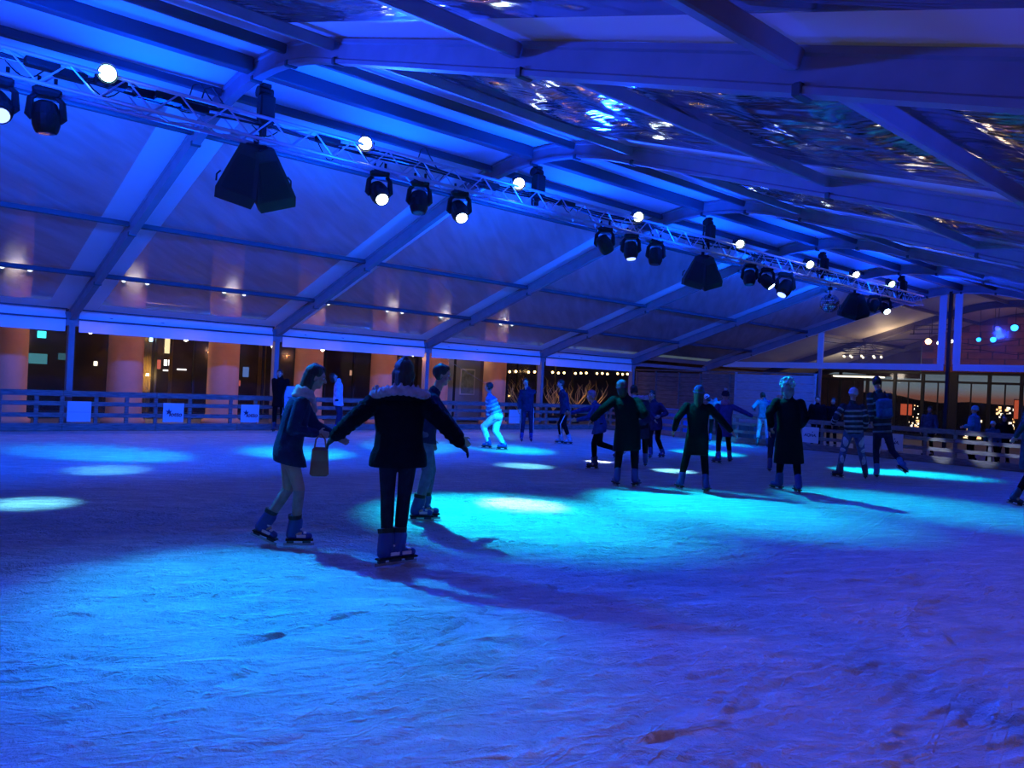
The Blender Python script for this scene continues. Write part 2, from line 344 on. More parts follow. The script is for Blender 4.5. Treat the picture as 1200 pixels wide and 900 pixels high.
for y in ARCH_Y:
    r=link('rafter',RM,ceil,(0,y,0))
    for x,w_,h_ in PURL:
        s_=-1 if x<RX else 1
        link('bracket',BRK,r,(x+s_*.02,0,zc(x)-.12))
    for x in (0,W):
        link('post',PM,ceil,(x,y,0)); link('eave_bracket',EB,ceil,(x,y,2.58))
def purl_mesh(w_,h_,m):
    return MB().box((0,0,0),(w_,4.86,h_),bev=.012).mesh('purlin',m)
for x,w_,h_ in PURL:
    me=purl_mesh(w_,h_,ALUD if x<11.5 else ALU); ang=-math.atan2(zc(x+.05)-zc(x-.05),.1)  # left purlins get a darkened copy, shade put into the colour
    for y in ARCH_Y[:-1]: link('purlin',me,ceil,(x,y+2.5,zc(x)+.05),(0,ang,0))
def sheet(name,x0,x1,y0,y1,m,nx=10,ny=8,sag=0,dz=TOP,wr=0,seed=0,thick=.004):
    b=MB(); rr=random.Random(seed); ph=[rr.uniform(0,6.3) for _ in range(8)]
    vs=[]
    for j in range(ny+1):
        for i in range(nx+1):
            u,v=i/nx,j/ny; x=x0+(x1-x0)*u; y=y0+(y1-y0)*v
            z=zc(x)+dz-sag*math.sin(PI*v)*(.5+.5*math.sin(PI*u))
            if wr: z+=wr*math.sin(PI*v)*(math.sin(x*4.1+ph[0]+1.2*math.sin(y*.9+ph[1]))*.5+math.sin(x*9.3+ph[2]+1.6*math.sin(y*1.3+ph[3]))*.3+math.sin(x*2+y*1.1+ph[4])*.4)
            vs.append((x,y,z))
    b.v=vs; b.f=[(j*(nx+1)+i,j*(nx+1)+i+1,(j+1)*(nx+1)+i+1,(j+1)*(nx+1)+i) for j in range(ny) for i in range(nx)]
    return b.build(name,m,ceil,smooth=True)
XS=[0.45,2.3,4.75,8.45]; XR=[11.75,15.7,18.1,W-.35]
SW=.52
for bi,y in enumerate(ARCH_Y[:-1]):
    for i in range(3):
        sheet('clear_panel',XS[i],XS[i+1],y+SW,y+5-SW,FOIL_L[i],10,10,.05,seed=bi*7+i,wr=.012)
        sheet('clear_panel',XR[i],XR[i+1],y+SW,y+5-SW,FOIL_R,44,26,.07,seed=bi*7+i+50,wr=.05)
    sheet('crown_cover',8.45,11.75,y+SW,y+5-SW,PVC,20,4,.02)
    for a,b_ in ((-.02,.45),(W-.35,W+.02)): sheet('eave_cover',a,b_,y+SW,y+5-SW,PVC,2,2)
for y in ARCH_Y:
    y0,y1=(y-SW,y+SW) if y<25 else (y-SW,y+.3)
    sheet('cover_strip',-.02,W+.02,y0,y1,PVC,40,2,dz=TOP+.004)
# valance, eave beam and rolled skirts on the left side
for y in ARCH_Y[:-1]:
    MB().bar((0,y+.07,2.60),(0,y+4.93,2.60),.12,.14).build('eave_beam',ALU,ceil)
    v=MB(); n=40; y0,y1=y+.14,y+4.86
    if y<20:
        for k in range(n+1):
            yy=y0+(y1-y0)*k/n; xx=.10+.012*math.sin(k*1.9)+.008*math.sin(k*.7)
            v.v+= [(xx*.3,yy,2.84),(xx,yy,2.53),(xx+.01*math.sin(k*2.3),yy,2.28)]
        v.f=[(3*k+q,3*k+1+q,3*k+4+q,3*k+3+q) for k in range(n) for q in (0,1)]
        v.build('valance',PVC,ceil,smooth=True)
        for zz in (2.575,2.80): MB().bar((.13,y+.12,zz),(.13,y+4.88,zz),.03,.035).build('keder_rail',ALUD,ceil)
# slim vertical poles outside the long side that show through the foil
for y in (4.2,9.0,14.0,19.2):
    pass
# diagonal wind bracing cable in the third bay
MB().tube([(0,10.1,2.55),(-.05,12.6,1.5)],.008,5).build('brace_wire',STEEL,ceil)
# ------------------------------------------------------------------ gable at the far end
gab=struct('wall_far',(0,25,0))
def strip(pts,w,name='border_strip',d=.03,y=0.0,m=PVC,par=None):
    b=MB()
    for a,c in zip(pts[:-1],pts[1:]): b.bar((a[0],y,a[1]),(c[0],y,c[1]),d,w,up=(0,1,0)) if False else b.bar((a[0],y,a[1]),(c[0],y,c[1]),w,d,up=(0,1,0))
    return b.build(name,m,par or gab)
def roofz(x,dn): return zc(x)+.12-dn
strip([(x,roofz(x,.14)) for x in profile(.9,9.82,26)],.26)
strip([(x,roofz(x,.14)) for x in profile(10.12,W-.9,26)],.26)
for a,b_ in ((.9,9.82),(10.12,W-.6)): strip([(a,2.865),(b_,2.865)],.23)
for x in (5.30,9.72,10.22,15.2): strip([(x,2.98),(x,roofz(x,.27))],.24)
cp=MB().box((9.97,-.02,2.75),(.10,.12,5.5)).build('gable_post',BLK,gab)
for x in (5.3,15.2): MB().box((x,.06,1.4),(.10,.10,2.8)).build('gable_post',ALU,gab)
g=MB(); xs=profile(.9,W-.9,40)
for x in xs: g.v+=[(x,.02,2.9),(x,.02,roofz(x,.1))]
g.f=[(2*k,2*k+1,2*k+3,2*k+2) for k in range(40)]
g.build('clear_panel',FOIL_G,gab)
# ------------------------------------------------------------------ neighbouring hall behind the gable
hall=struct('ceiling_hall')
BEIGE=mat('hall_cover',(.62,.56,.46),.6,0,.08,1.5)
DRK=mat('hall_steel',(.10,.09,.09),.5,.3)
b=MB(); xs=profile(0,W,32)
for x in xs: b.v+=[(x,25.4,zc(x)+.14),(x,34.2,zc(x)+.14)]
b.f=[(2*k,2*k+1,2*k+3,2*k+2) for k in range(32)]
b.build('cover',BEIGE,hall,smooth=True)
RM2=RM.copy(); RM2.materials.clear(); RM2.materials.append(DRK)
for y in (29.8,34.1): link('rafter',RM2,hall,(0,y,0))
for x in (4.7,8.0,RX,12.5,16):
    MB().box((x,29.8,zc(x)+.05),(.10,8.6,.12)).build('purlin',DRK,hall)
for y,z in ((27.5,3.2),(31.5,3.1)): # sagging cables under the hall cover
    MB().tube([(1+i*1.3,y,z+.9*abs(math.sin(i*.9))*.3+.6) for i in range(9)],.015,5).build('cable',BLK,hall)
wf=struct('wall_hall',(0,34,0))
MULL=mat('dark_mullion',(.015,.014,.016),.5)
BRICK=mat('hall_brick_base',(.10,.045,.035),.8); BRK2=mat('hall_brick',(.30,.10,.07),.85,0,.3,3)
mx_=[-.8,.49,1.75,3.12,4.42,5.69,7.01,8.45,9.68,10.95,12.2,13.5,14.8,16.1,17.4]
for x in mx_: MB().box((x,0,1.48),(.13 if x!=7.01 else .34,.12,2.96)).build('mullion',MULL,wf)
for z,h in ((2.60,.10),(2.99,.10),(.06,.12)): MB().box((8,0,z),(19,.10,h)).build('transom',MULL,wf)
for a,c in zip(mx_[:-1],mx_[1:]):
    MB().box(((a+c)/2,.0,1.3),(.05,.05,2.6)).build('glazing_bar',MULL,wf)
    MB().box(((a+c)/2,.02,1.5),(c-a-.1,.006,2.9)).build('pane',GLASS,wf)
slab('wall_hall_upper',5.6,W,33.9,34.1,3.03,5.5,BRICK)
wb=bpy.data.objects['wall_hall_upper']
bm_=MB().box((0,0,0),(.92,.05,.27)).mesh('panel',BRK2)
for j in range(8):
    for i in range(15):
        x=6.1+i*.98+(.49 if j%2 else 0)
        if x<W-.4 and 3.2+j*.3<zc(x)-.1: link('panel',bm_,wb,(x,33.88,3.2+j*.3))
slab('wall_hall_left',-.1,0.0,25.4,34,0,2.7,mat('hall_side',(.25,.18,.13),.8))
lamp('POINT','hall_lamp',(6.0,29.5,3.9),60,(1,.72,.45),rad=.3)
lamp('POINT','hall_lamp',(3.5,31.5,2.9),45,(1,.85,.65),rad=.3)
lamp('POINT','hall_lamp',(11.5,31.0,4.2),45,(1,.5,.38),rad=.3)
def glow(name,col,s): return mat('glow_'+name,(.02,.02,.02),.5,emit=col,estr=s)
def place(px,py,y): return on_axis(px,py,1,y)
# ring chandelier of stacked dark hoops
c=place(1011,410,29.5); ch=empty('chandelier',c); tag(ch,'dark stacked ring chandelier hanging in the lit hall behind the clear gable','chandelier')
for k in range(5):
    r=.82-.04*k*(k>2)-.3*(k==4); MB().tube([(r*math.cos(a*PI/12),r*.8*math.sin(a*PI/12),-.22+k*.13) for a in range(24)],.022,6,closed=True).build('hoop',BLK,ch)
MB().tube([(0,0,.3),(0,0,zc(c.x)+.1-c.z)],.015,6).build('cable',BLK,ch)
for a in range(10): MB().ball((.8*math.cos(a*PI/5),.64*math.sin(a*PI/5),-.30),.05,8,6).build('bulb',glow('warm_white',(1,.86,.6),2.5),ch)
for a in range(6): MB().tube([(.8*math.cos(a*PI/3),.64*math.sin(a*PI/3),-.22),(.35*math.cos(a*PI/3),.3*math.sin(a*PI/3),.3)],.012,5).build('spoke',BLK,ch)
c=place(1092,388,29.5); ch=empty('light_rack',c); tag(ch,'dark rack of stage lamps hanging left of the gable post, in the hall behind','light rack')
for k in range(3): MB().box((0,0,-.1+k*.17),(1.7-.2*k,.05,.04)).build('bar',BLK,ch)
for dx in (-.7,0,.7): MB().box((dx,0,.07),(.03,.03,.42)).build('upright',BLK,ch)
MB().tube([(0,0,.25),(0,0,zc(c.x)-c.z)],.015,6).build('cable',BLK,ch)
for (px,py,nm,lab,col,st,rad) in ((1088,400,'hall_spotlight','amber glowing spotlight under the dark lamp rack in the hall behind',(1,.5,.2),14,.13),(1101,402,'hall_spotlight','white glowing spotlight right of the amber one, in the hall behind',(.9,1,.9),12,.10),
     (1115,400,'hall_spotlight','white glowing spotlight seen in the gap at the gable post',(.9,.95,.9),10,.07),
     (1189,384,'hall_spotlight','largest and rightmost blue glowing spotlight in the hall behind',(.02,.35,1),8,.13),(1164,398,'hall_spotlight','blue glowing spotlight low in the hall behind, below the largest blue one',(.02,.35,1),5,.11),(1147,398,'hall_spotlight','small blue glowing spotlight nearest the gable post in the hall behind',(.02,.35,1),4,.09),(1169,385,'hall_spotlight','dim violet spotlight left of the largest blue one in the hall behind',(.1,.1,1),2,.09)):
    p=place(px,py,30.5); t=empty(nm,p); tag(t,lab,'spotlight','stage lamps in the hall behind')
    MB().cyl((0,.22,.05),(0,0,0),rad*.8,12,rad*1.15).build('can',BLK,t); MB().ball((0,-.01,0),(rad,.03,rad),12,6).build('lens',glow('%s%d'%(nm,px),col,st),t)
    MB().tube([(0,.1,.1),(0,.1,zc(p.x)-p.z)],.012,5).build('hanger',BLK,t)
p0=place(1006,441,31.5); t=empty('ceiling_light',p0); MB().box((0,0,-.01),(2.2,.5,.08),bev=.02).build('bar_face',glow('panel',(1,.92,.72),1.6),t); MB().box((0,0,.04),(2.3,.56,.05)).build('housing',BLK,t); tag(t,'long bright warm white glowing bar just under the gable beam, in the hall behind','light')  # warm emissive bar on a hanger below the hall roof
MB().tube([(0,0,.05),(0,0,zc(p0.x)-p0.z)],.012,5).build('hanger',BLK,t)
# city far below and behind the glass
HILL=mat('dark_hill',(.012,.010,.014),.9)
h=MB(); n=40
for i in range(n+1):
    x=-220+i*8; z=3.1+1.2*math.sin(i*.55)+.8*math.sin(i*1.7); h.v+=[(x,260,-20),(x,260,z),(x,300,-20)]
h.f=[(3*i,3*i+3,3*i+4,3*i+1) for i in range(n)]+[(3*i+1,3*i+4,3*i+5,3*i+2) for i in range(n)]
tag(h.build('hill_ridge',HILL),kind='structure')
slab('ground_city',-260,120,60,262,-24,-20,HILL)
rr=random.Random(3)
for i in range(17):      # town buildings with lit windows
    x=-82+i*4.9; y=rr.uniform(125,150) if i%2 else rr.uniform(170,215); hh=rr.uniform(17,22.5); ww=rr.uniform(3.6,4.7)
    t=empty('town_building',(x,y,-20)); tag(t,'distant dark town building with lit windows beyond the glass hall front','building','town buildings beyond the glass')
    MB().box((0,0,hh/2),(ww,6,hh)).build('wall',HILL,t)
    for q in range(rr.randint(34,44)):
        colr=rr.choice(((1,.6,.25),(1,.75,.4),(1,.85,.6),(1,.45,.15))); s_=rr.uniform(.16,.50)
        MB().box((rr.uniform(-ww/2+.4,ww/2-.4),-3.03,hh-rr.uniform(.6,6.5)),(s_,.05,s_)).build('window',glow('town%d'%(int(colr[1]*100)),colr,3.5),t)
for px,py,ww,hh,lab in ((1062,480,1.6,1.7,'glowing red square sign on a dark roof beyond the hall glass'),(1192,480,.7,2.6,'tall narrow glowing red sign far off at the right edge')):
    p=place(px,py,120); t=empty('roof_sign',p); tag(t,lab,'sign')
    MB().box((0,0,0),(ww,.2,hh)).build('face',glow('red',(1,.16,.06),.7),t); MB().box((0,.3,0),(ww+.3,.3,hh+.3)).build('frame',BLK,t)
    MB().box((0,.3,-10-p.z/2-hh/4),(.5,.5,20+p.z-hh/2)).build('mast',BLK,t)
# ------------------------------------------------------------------ timber back wall at the far left corner
TIMB=mat('old_timber',(.16,.11,.09),.8,0,.35,4,.3,12,stretch=(1,6,6))
TIML=mat('grey_timber',(.30,.29,.30),.75,0,.15,4,.2,12,stretch=(1,6,6))
tw=struct('wall_back_left',(0,21,0))
for j in range(13):
    for i,(a,c_) in enumerate(((-.6,1.6),(1.62,4.15))):
        MB().box(((a+c_)/2,rr.uniform(-.008,.008),.09+j*.178),(c_-a,.03,.165)).build('plank',TIMB,tw)
for x in (-.55,.45,1.6,2.6,3.9): MB().box((x,-.04,1.17),(.07,.05,2.34)).build('batten',TIMB,tw)
for j in range(8): MB().box((5.72,-.02,.16+j*.29),(3.05,.04,.28)).build('board',TIML,tw)
for x in (4.18,7.26): MB().box((x,-.03,1.2),(.07,.07,2.4)).build('frame_post',TIML,tw)
MB().box((3.3,.05,2.40),(8,.1,.05)).build('top_rail',TIMB,tw)
# bins/benches in front of that wall, low and dark
for (px,y_,w_,h_,lab,colr) in ((790,19.6,.9,.85,'blue wheeled crate standing before the timber back wall',(.05,.16,.45)),(872,19.4,1.1,.55,'low dark green storage box beside the pale boards',(.03,.12,.12))):
    p=on_axis(px,500,1,y_); t=empty('storage_crate',(p.x,y_,.03)); tag(t,lab,'crate')
    MB().box((0,0,h_/2),(w_,.5,h_),bev=.03).build('body',mat('crate%d'%px,colr,.5),t); MB().box((0,0,h_+.02),(w_+.05,.55,.05),bev=.01).build('lid',mat('crate%d'%px,colr,.5),t)
    for k in (-1,0,1): MB().box((k*w_*.3,-.26,h_/2),(.04,.02,h_*.8)).build('rib',mat('crate%d'%px,colr,.5),t)
# ------------------------------------------------------------------ building along the left side
bl=struct('wall_left',(0,0,0))
STONE=mat('stone_wall',(.20,.15,.14),.8,0,.2,1.2,.2,6)
TERRA=mat('terracotta_column',(.62,.30,.17),.75,0,.12,1.5,.2,10)
slab('wall_left_upper',-5.6,-4.6,-8,60,3.5,9,STONE)
for z in (4.6,5.8,7.0): MB().box((-4.58,26,z),(.04,68,.06)).build('cornice',STONE,bpy.data.objects['wall_left_upper'])
slab('wall_left_inner',-9.1,-9,-8,60,-.06,3.5,mat('dim_interior',(.09,.06,.05),.8,0,.5,1.2))
for y0,y1 in ((13.1,13.75),(15.9,16.6)): MB().box((-4.9,(y0+y1)/2,1.7),(.3,y1-y0,3.6)).build('pier',STONE,bl)
colm=MB(); prof=[(0,.56),(.12,.56),(.14,.50),(.3,.46),(3.3,.44),(3.6,.46)]
colm.tube([(0,0,z) for z,_ in prof]+[(0,0,7.5)],[r_ for _,r_ in prof]+[.44],28)
colme=colm.mesh('shaft',TERRA,True)
LENSW=glow('white',(.75,.9,1),9)
cn=['leftmost terracotta column, cut by the left edge','terracotta column left of the gold curtain','terracotta column right of the dark shop window, third from the left','terracotta column behind the hooded person at the fence','terracotta column just left of the skater with fur hood','terracotta column behind the dark haired man in profile','terracotta column behind the skater in pale trousers']
for i,y in enumerate((-.81,1.98,4.71,7.49,10.3,12.55,15.35)):
    t=empty('column',(-3,y,-.06)); tag(t,cn[i]+', outside the tent','column','terracotta columns outside the tent')
    link('shaft',colme,t)
    for dy in (-.28,.32):
        l=MB().box((.46,dy,3.85),(.10,.10,.16)).build('column_light',BLK,t); MB().ball((.5,dy,3.93),.06,8,6).build('lens',LENSW,l)
    lamp('POINT','column_glow',(-2.28,y+.02,4.0),24,(.35,.65,1.0),rad=.05); lamp('POINT','column_glow',(-1.7,y+.6,3.3),11,(1,.36,.24),rad=.1)
# shop front between the columns
for y in [-7+i*1.15 for i in range(28)]:
    if y<22: MB().box((-5.0,y,1.7),(.09,.06,3.5)).build('mullion',MULL,bl)
for z in (.1,2.55,3.45): MB().box((-5.0,6,z),(.07,26,.09)).build('transom',MULL,bl)
MB().box((-5.0,6,1.7),(.008,26,3.4)).build('pane',GLASS,bl)
GOLD=mat('gold_curtain',(.75,.50,.12),.6,0,.3,9,stretch=(1,9,.6))
def curtain(y,w_,z1,lab,x=-5.35):
    t=empty('curtain',(x,y,0)); tag(t,lab,'curtain')
    b=MB(); n=36
    for k in range(n+1): b.v+=[(.05*math.sin(k*1.5),-w_/2+w_*k/n,.02),(.03*math.sin(k*1.5+.5),-w_/2+w_*k/n,z1)]
    b.f=[(2*k,2*k+1,2*k+3,2*k+2) for k in range(n)]; b.build('drape',GOLD,t,smooth=True)
    MB().tube([(0,-w_/2-.1,z1+.02),(0,w_/2+.1,z1+.02)],.02,6).build('rail',BLK,t)
curtain(3.02,.62,3.2,'wide gold curtain lit behind the glass, right of a terracotta column')
curtain(3.95,.10,3.2,'narrow gold curtain edge behind the shop glass, right of the wide one',-5.5)
curtain(6.9,.28,3.2,'gold curtain strip behind the glass, right of the third column')
lamp('POINT','shop_glow',(-4.75,3.15,2.9),45,(1,.66,.25),rad=.05)  # this and the next: added unseen lights outside the glass, for the curtain
lamp('POINT','shop_glow',(-4.75,3.2,1.3),26,(1,.66,.25),rad=.05)
lamp('POINT','shop_glow',(-6.5,7.2,3.0),22,(1,.66,.3),rad=.1)
lamp('POINT','shop_glow',(-6.5,-.2,2.6),10,(.2,.8,.8),rad=.1)
lamp('POINT','shop_glow',(-6.0,19,2.6),22,(1,.62,.2),rad=.1)
def small_light(px,py,x,col,st,size,lab,name='wall_lamp',grp='lights inside the shop'):
    p=on_axis(px,py,0,x); t=empty(name,p); tag(t,lab,'lamp',grp)
    MB().box((-.04,0,0),(.05,size[0]*1.15,size[1]*1.1),bev=.006).build('case',BLK,t); MB().box((0,0,0),(.05,size[0],size[1]),bev=.01).build('shade',glow('%s%d_%d'%(name,px,py),col,st),t)
for a in ((49,392,-5.6,(.05,.9,.85),3,(.22,.2),'round teal light high behind the glass near the left edge'),
          (38,420,-6,(.1,.45,.5),.7,(.75,.30),'teal lit screen behind the glass near the left edge'),
          (76,418,-6,(.1,.4,.5),.35,(.35,.2),'small teal screen just left of the first tent post'),
          (112,426,-6,(1,.9,.6),3.5,(.10,.14),'small white lamp left of the second column'),
          (161,419,-5.3,(1,.85,.4),4,(.08,.24),'warm lamp at the left edge of the gold curtain'),
          (177,398,-5.25,(.5,.9,1),7,(.09,.12),'cool white lamp at the top of the gold curtain'),
          (194,425,-7,(1,.95,.8),6,(.09,.2),'left one of two small bright windows in the shop'),
          (199,425,-7,(1,.95,.8),6,(.08,.2),'right one of two small bright windows in the shop'),
          (197,402,-7,(1,.75,.35),2,(.2,.7),'tall warm lit strip above the two bright windows'),
          (186,427,-6,(1,.2,.12),.9,(.12,.3),'small red lit notice left of the bright windows'),
          (194,434,-6.5,(1,.9,.8),3,(.16,.05),'row of tiny white lights below the bright windows, left'),
          (213,433,-6.5,(1,.9,.8),3,(.3,.05),'row of tiny white lights below the bright windows, right'),
          (279,449,-6,(1,.2,.15),.7,(.15,.2),'red glowing spot right of the third column'),
          (288,436,-6,(.2,.4,1),.6,(.2,.35),'blue glowing spot right of the red one in the shop'),
          (306,443,-6,(.5,.7,.9),.4,(.25,.3),'pale glowing display near the hooded person'),
          (411,437,-6,(1,.5,.3),.8,(.08,.2),'small warm light left of the fifth column')):
    small_light(*a)
# bulbs below the valance
for i,(px,py) in enumerate(((106,389),(218,398),(320,406),(378,410),(460,413),(484,416))):
    p=on_axis(px,py,0,-.35); t=empty('bulb_light',p)
    tag(t,('first','second','third','fourth','fifth','sixth')[i]+' small white bulb from the left, hanging below the valance','bulb','small bulbs under the valance')
    MB().tube([(0,0,.03),(0,0,.26),(.12,0,.28),(.32,0,.27)],.012,6).build('holder',BLK,t); MB().ball((0,0,0),(.05,.05,.045),10,8).build('globe',glow('bulb',(1,.95,.8),12),t)
    lamp('POINT','warm_glow',p+Vector((-.05,0,-.10)),13,(1,.38,.13),rad=.04)
# added warm light, without bulbs, that keeps the columns orange
for y in (12.0,15.2): lamp('POINT','warm_glow',(-.5,y,2.3),16,(1,.40,.13),rad=.04)
# poster door
t=empty('poster_door',(-4.4,14.75,0)); tag(t,'grey double door with a framed pale poster, between two columns','door')
MB().box((0,0,1.25),(.08,1.9,2.5),bev=.01).build('leaf',mat('grey_door',(.22,.22,.22),.6),t)
MB().box((.05,.3,1.55),(.04,.75,1.05),bev=.01).build('frame',mat('pale_frame',(.55,.52,.48),.5),t); MB().box((.075,.3,1.55),(.01,.64,.94)).build('poster',mat('poster',(.20,.24,.20),.4,0,.4,6),t)
MB().box((.05,-.35,1.25),(.03,.10,2.5)).build('jamb',BLK,t)
lamp('POINT','door_glow',(-3.2,14.4,2.6),9,(1,.9,.7),rad=.05)
# string of warm bulbs
st=empty('bulb_string',(-3,16.1,2.04)); tag(st,'string of warm round bulbs hung outside above the far part of the left fence','string lights')
pts=[Vector((0,i*.34,i*.0105+.03*math.sin(i*2.1)*.5)) for i in range(23)]
MB().tube([p+Vector((0,0,.06)) for p in pts],.008,5).build('cord',BLK,st)
for i,p in enumerate(pts):
    if i%4!=2: MB().ball(p,.05,8,6).build('bulb',glow('string',(1,.62,.22),8),st)
MB().box((0,-.1,-1),(.06,.06,2.1)).build('stake',BLK,st); MB().box((0,7.6,-.9),(.06,.06,2.4)).build('stake',BLK,st)
# bare lit branches in pots behind the far part of the fence
BR=mat('bare_branch',(.50,.32,.10),.7)
for i,y in enumerate((17.2,19.2,20.6,21.8)):
    t=empty('bare_tree',(-3.6,y,-.05)); tag(t,('bare golden lit shrub left of the post by the tracksuit skater','bare golden lit shrub behind the tracksuit skater in profile','bare golden lit shrub behind the woman in the blue jacket','bare golden lit shrub left of the fourth tent post')[i],'tree','bare lit shrubs beyond the left fence')
    b=MB(); b.tube([(0,0,.3),(0,0,.9)],.03,6)
    for k in range(16):
        a=rr.uniform(0,6.28); p=Vector((0,0,rr.uniform(.5,.9))); q=p+Vector((.35*math.cos(a),.35*math.sin(a),.45)); s2=q+Vector((rr.uniform(-.2,.2),rr.uniform(-.25,.25),rr.uniform(.2,.5)))
        b.tube([p,q,s2,s2+Vector((rr.uniform(-.1,.1),rr.uniform(-.2,.2),.2))],[.016,.012,.009,.004],5)
    b.build('branches',BR,t); MB().tube([(0,0,0),(0,0,.35)],[.16,.22],12).build('pot',BLK,t)
    lamp('POINT','shrub_glow',(-3.2,y+.2,1.0),5,(1,.6,.15),rad=.05)
# ------------------------------------------------------------------ rink fences
def fence(name,label,loc,rz,posts,length,z_off=0,breaks=None):
    t=empty(name,loc,rz); tag(t,label,'fence')
    br=breaks or [0,length]; 
    for (z0,z1) in ((.01,.19),(.325,.425),(.585,.685),(.80,.93)):
        for a,c_ in zip(br[:-1],br[1:]):
            MB().box(((a+c_)/2,-.03,(z0+z1)/2),(c_-a-.012,.03,z1-z0),bev=.004).build('board',WOOD,t)
    for p in posts: MB().box((p,.015,.45),(.085,.06,.88),bev=.005).build('post',WOOD,t)
    return t
# left fence runs along +y; local x -> +y (rotate 90), local -y side faces +x
Y0=-2.2
LP=[.0,.8,1.49,1.99,2.69,3.35,4.0,4.81,5.84,6.5,7.5,8.2,9.6,10.3,11.3,12.3,13.1,14.4,15.8,17.1,18.3,19.6,20.3]
fence('rink_fence','long four board timber rink fence below the left side of the tent','LOC' and (.5,Y0,0),PI/2,LP,20.3,breaks=[0,2.0,4.0,6.0,8.2,10.3,12.3,14.4,16.4,18.3,20.3])
fence('rink_fence','four board timber rink fence across the far end of the ice, at right','LOC' and (.55,18.12,0),0,[.1,1.2,2.3,3.4,4.5,5.6,6.7,7.95,8.5,9.5,10.45,11.4,12.15,12.97,14.0,14.9,15.8,16.8,17.8,18.8],19.6,breaks=[0,2.3,4.5,6.7,8.5,10.45,12.15,14.0,15.8,17.8,19.6])
SIGN=mat('sign_board',(.62,.62,.66),.5); INK=mat('sign_ink',(.05,.02,.09),.6); RINK=mat('sign_red',(.30,.02,.05),.6)
def text(body,size,m,parent,loc,rot,name='lettering',shear=0,bold=0):
    cu=bpy.data.curves.new('t','FONT'); cu.body=body; cu.size=size; cu.extrude=.002; cu.align_x='CENTER'; cu.align_y='CENTER'; cu.shear=shear; cu.offset=bold
    o=bpy.data.objects.new('t',cu); COL.objects.link(o); bpy.context.view_layer.update()
    me=bpy.data.meshes.new_from_object(o.evaluated_get(bpy.context.evaluated_depsgraph_get())); bpy.data.objects.remove(o)
    me.name=name; me.materials.clear(); me.materials.append(m)
    return link(name,me,parent,loc,rot)
def star(parent,c,r):
    b=MB(); n=10; vs=[]
    for z in (0,.004):
        for k in range(n):
            a=PI/2+k*PI/5; q=r if k%2==0 else r*.38; vs.append((q*math.cos(a),z,q*math.sin(a)))
    b.add(vs,[tuple(range(9,-1,-1)),tuple(range(10,20))]+[(k,(k+1)%n,n+(k+1)%n,n+k) for k in range(n)])
    b.build('star',INK,parent,c)
def sign(loc,rz,kind,label,w_=.49,tilt=0):
    t=empty('fence_sign',loc,rz); t.rotation_euler=(0,tilt,rz); tag(t,label,'sign')
    MB().box((0,0,0),(w_,.012,.47),bev=.002).build('board',SIGN,t)
    if kind=='lotto':
        text('lotto',.155,RINK,t,(.045,-.010,-.045),(PI/2,0,0),shear=.2,bold=.004); star(t,(-.11,-.012,.02),.085)
    if kind=='aqna':
        text('AQNA.',.125,INK,t,(0,-.010,-.01),(PI/2,0,0),shear=.25,bold=.003); b=MB().cyl((0,0,0),(0,-.004,0),.018,10); b.build('dot',INK,t,(.07,-.008,.09))
        text('aqna rink',.035,INK,t,(0,-.010,-.10),(PI/2,0,0)) if False else None
    if kind=='blank':
        MB().box((0,-.008,-.01),(w_*.9,.004,.010)).build('crease',mat('sign_crease',(.35,.35,.4),.6),t)
for y,k,l in ((.13,'blank','blank white square sign on the left fence, below the first tent post'),(2.2,'lotto','white sign with star and word lotto, left one of two on the fence'),(4.13,'lotto','white sign with star and word lotto, right one of two, beside the hooded person'),(13.35,'blank','pale square sign on the left fence behind the skater in pale trousers')):
    sign((.565,y,.455),PI/2,k,l)
sign((8.72,18.055,.47),0,'aqna','white sign lettered AQNA beside the long black coat',.52)
sign((11.12,18.055,.47),0,'aqna','white sign lettered AQNA beyond the leg of the backpack skater',.58)
sign((10.55,18.055,.35),0,'blank','pale sign half hidden behind the backpack skater',.5)
# ------------------------------------------------------------------ lighting truss
tr=empty('lighting_truss',(TX,-6.1,4.79)); tag(tr,'long aluminium box truss hung under the ridge of the tent','truss')
TL=27.6; HX,HZ=.145,.145
for sx in(-1,1):
    for sz in(-1,1): MB().tube([(sx*HX,0,sz*HZ),(sx*HX,TL,sz*HZ)],.025,8).build('chord',TALU,tr,smooth=True)
stp=.30; nb=int(TL/stp)
dl=MB().tube([(0,0,-HZ),(0,stp,HZ)],.011,5).mesh('brace',TALU); dl2=MB().tube([(0,0,HZ),(0,stp,-HZ)],.011,5).mesh('brace',TALU)
dt=MB().tube([(-HX,0,0),(HX,stp,0)],.011,5).mesh('brace',TALU); dt2=MB().tube([(HX,0,0),(-HX,stp,0)],.011,5).mesh('brace',TALU)
rest=MB()
for k in range(nb):
    for sx in (-1,1): link('brace',dl if k%2==0 else dl2,tr,(sx*HX,k*stp,0))
    if k<60: link('brace',dt if k%2 else dt2,tr,(0,k*stp,-HZ))
    else: rest.tube([(-HX,k*stp,-HZ),(HX,(k+1)*stp,-HZ)],.011,5)
    rest.tube([(HX if k%2 else -HX,k*stp,HZ),(-HX if k%2 else HX,(k+1)*stp,HZ)],.011,5)
tag(rest.build('far_braces',TALU,tr),kind='stuff')
for k in range(1,9):
    y=k*2.9
    if y<TL:
        for sx in(-1,1):
            for sz in(-1,1): MB().cyl((sx*HX,y-.05,sz*HZ),(sx*HX,y+.05,sz*HZ),.034,8).build('coupler',TALU,tr)
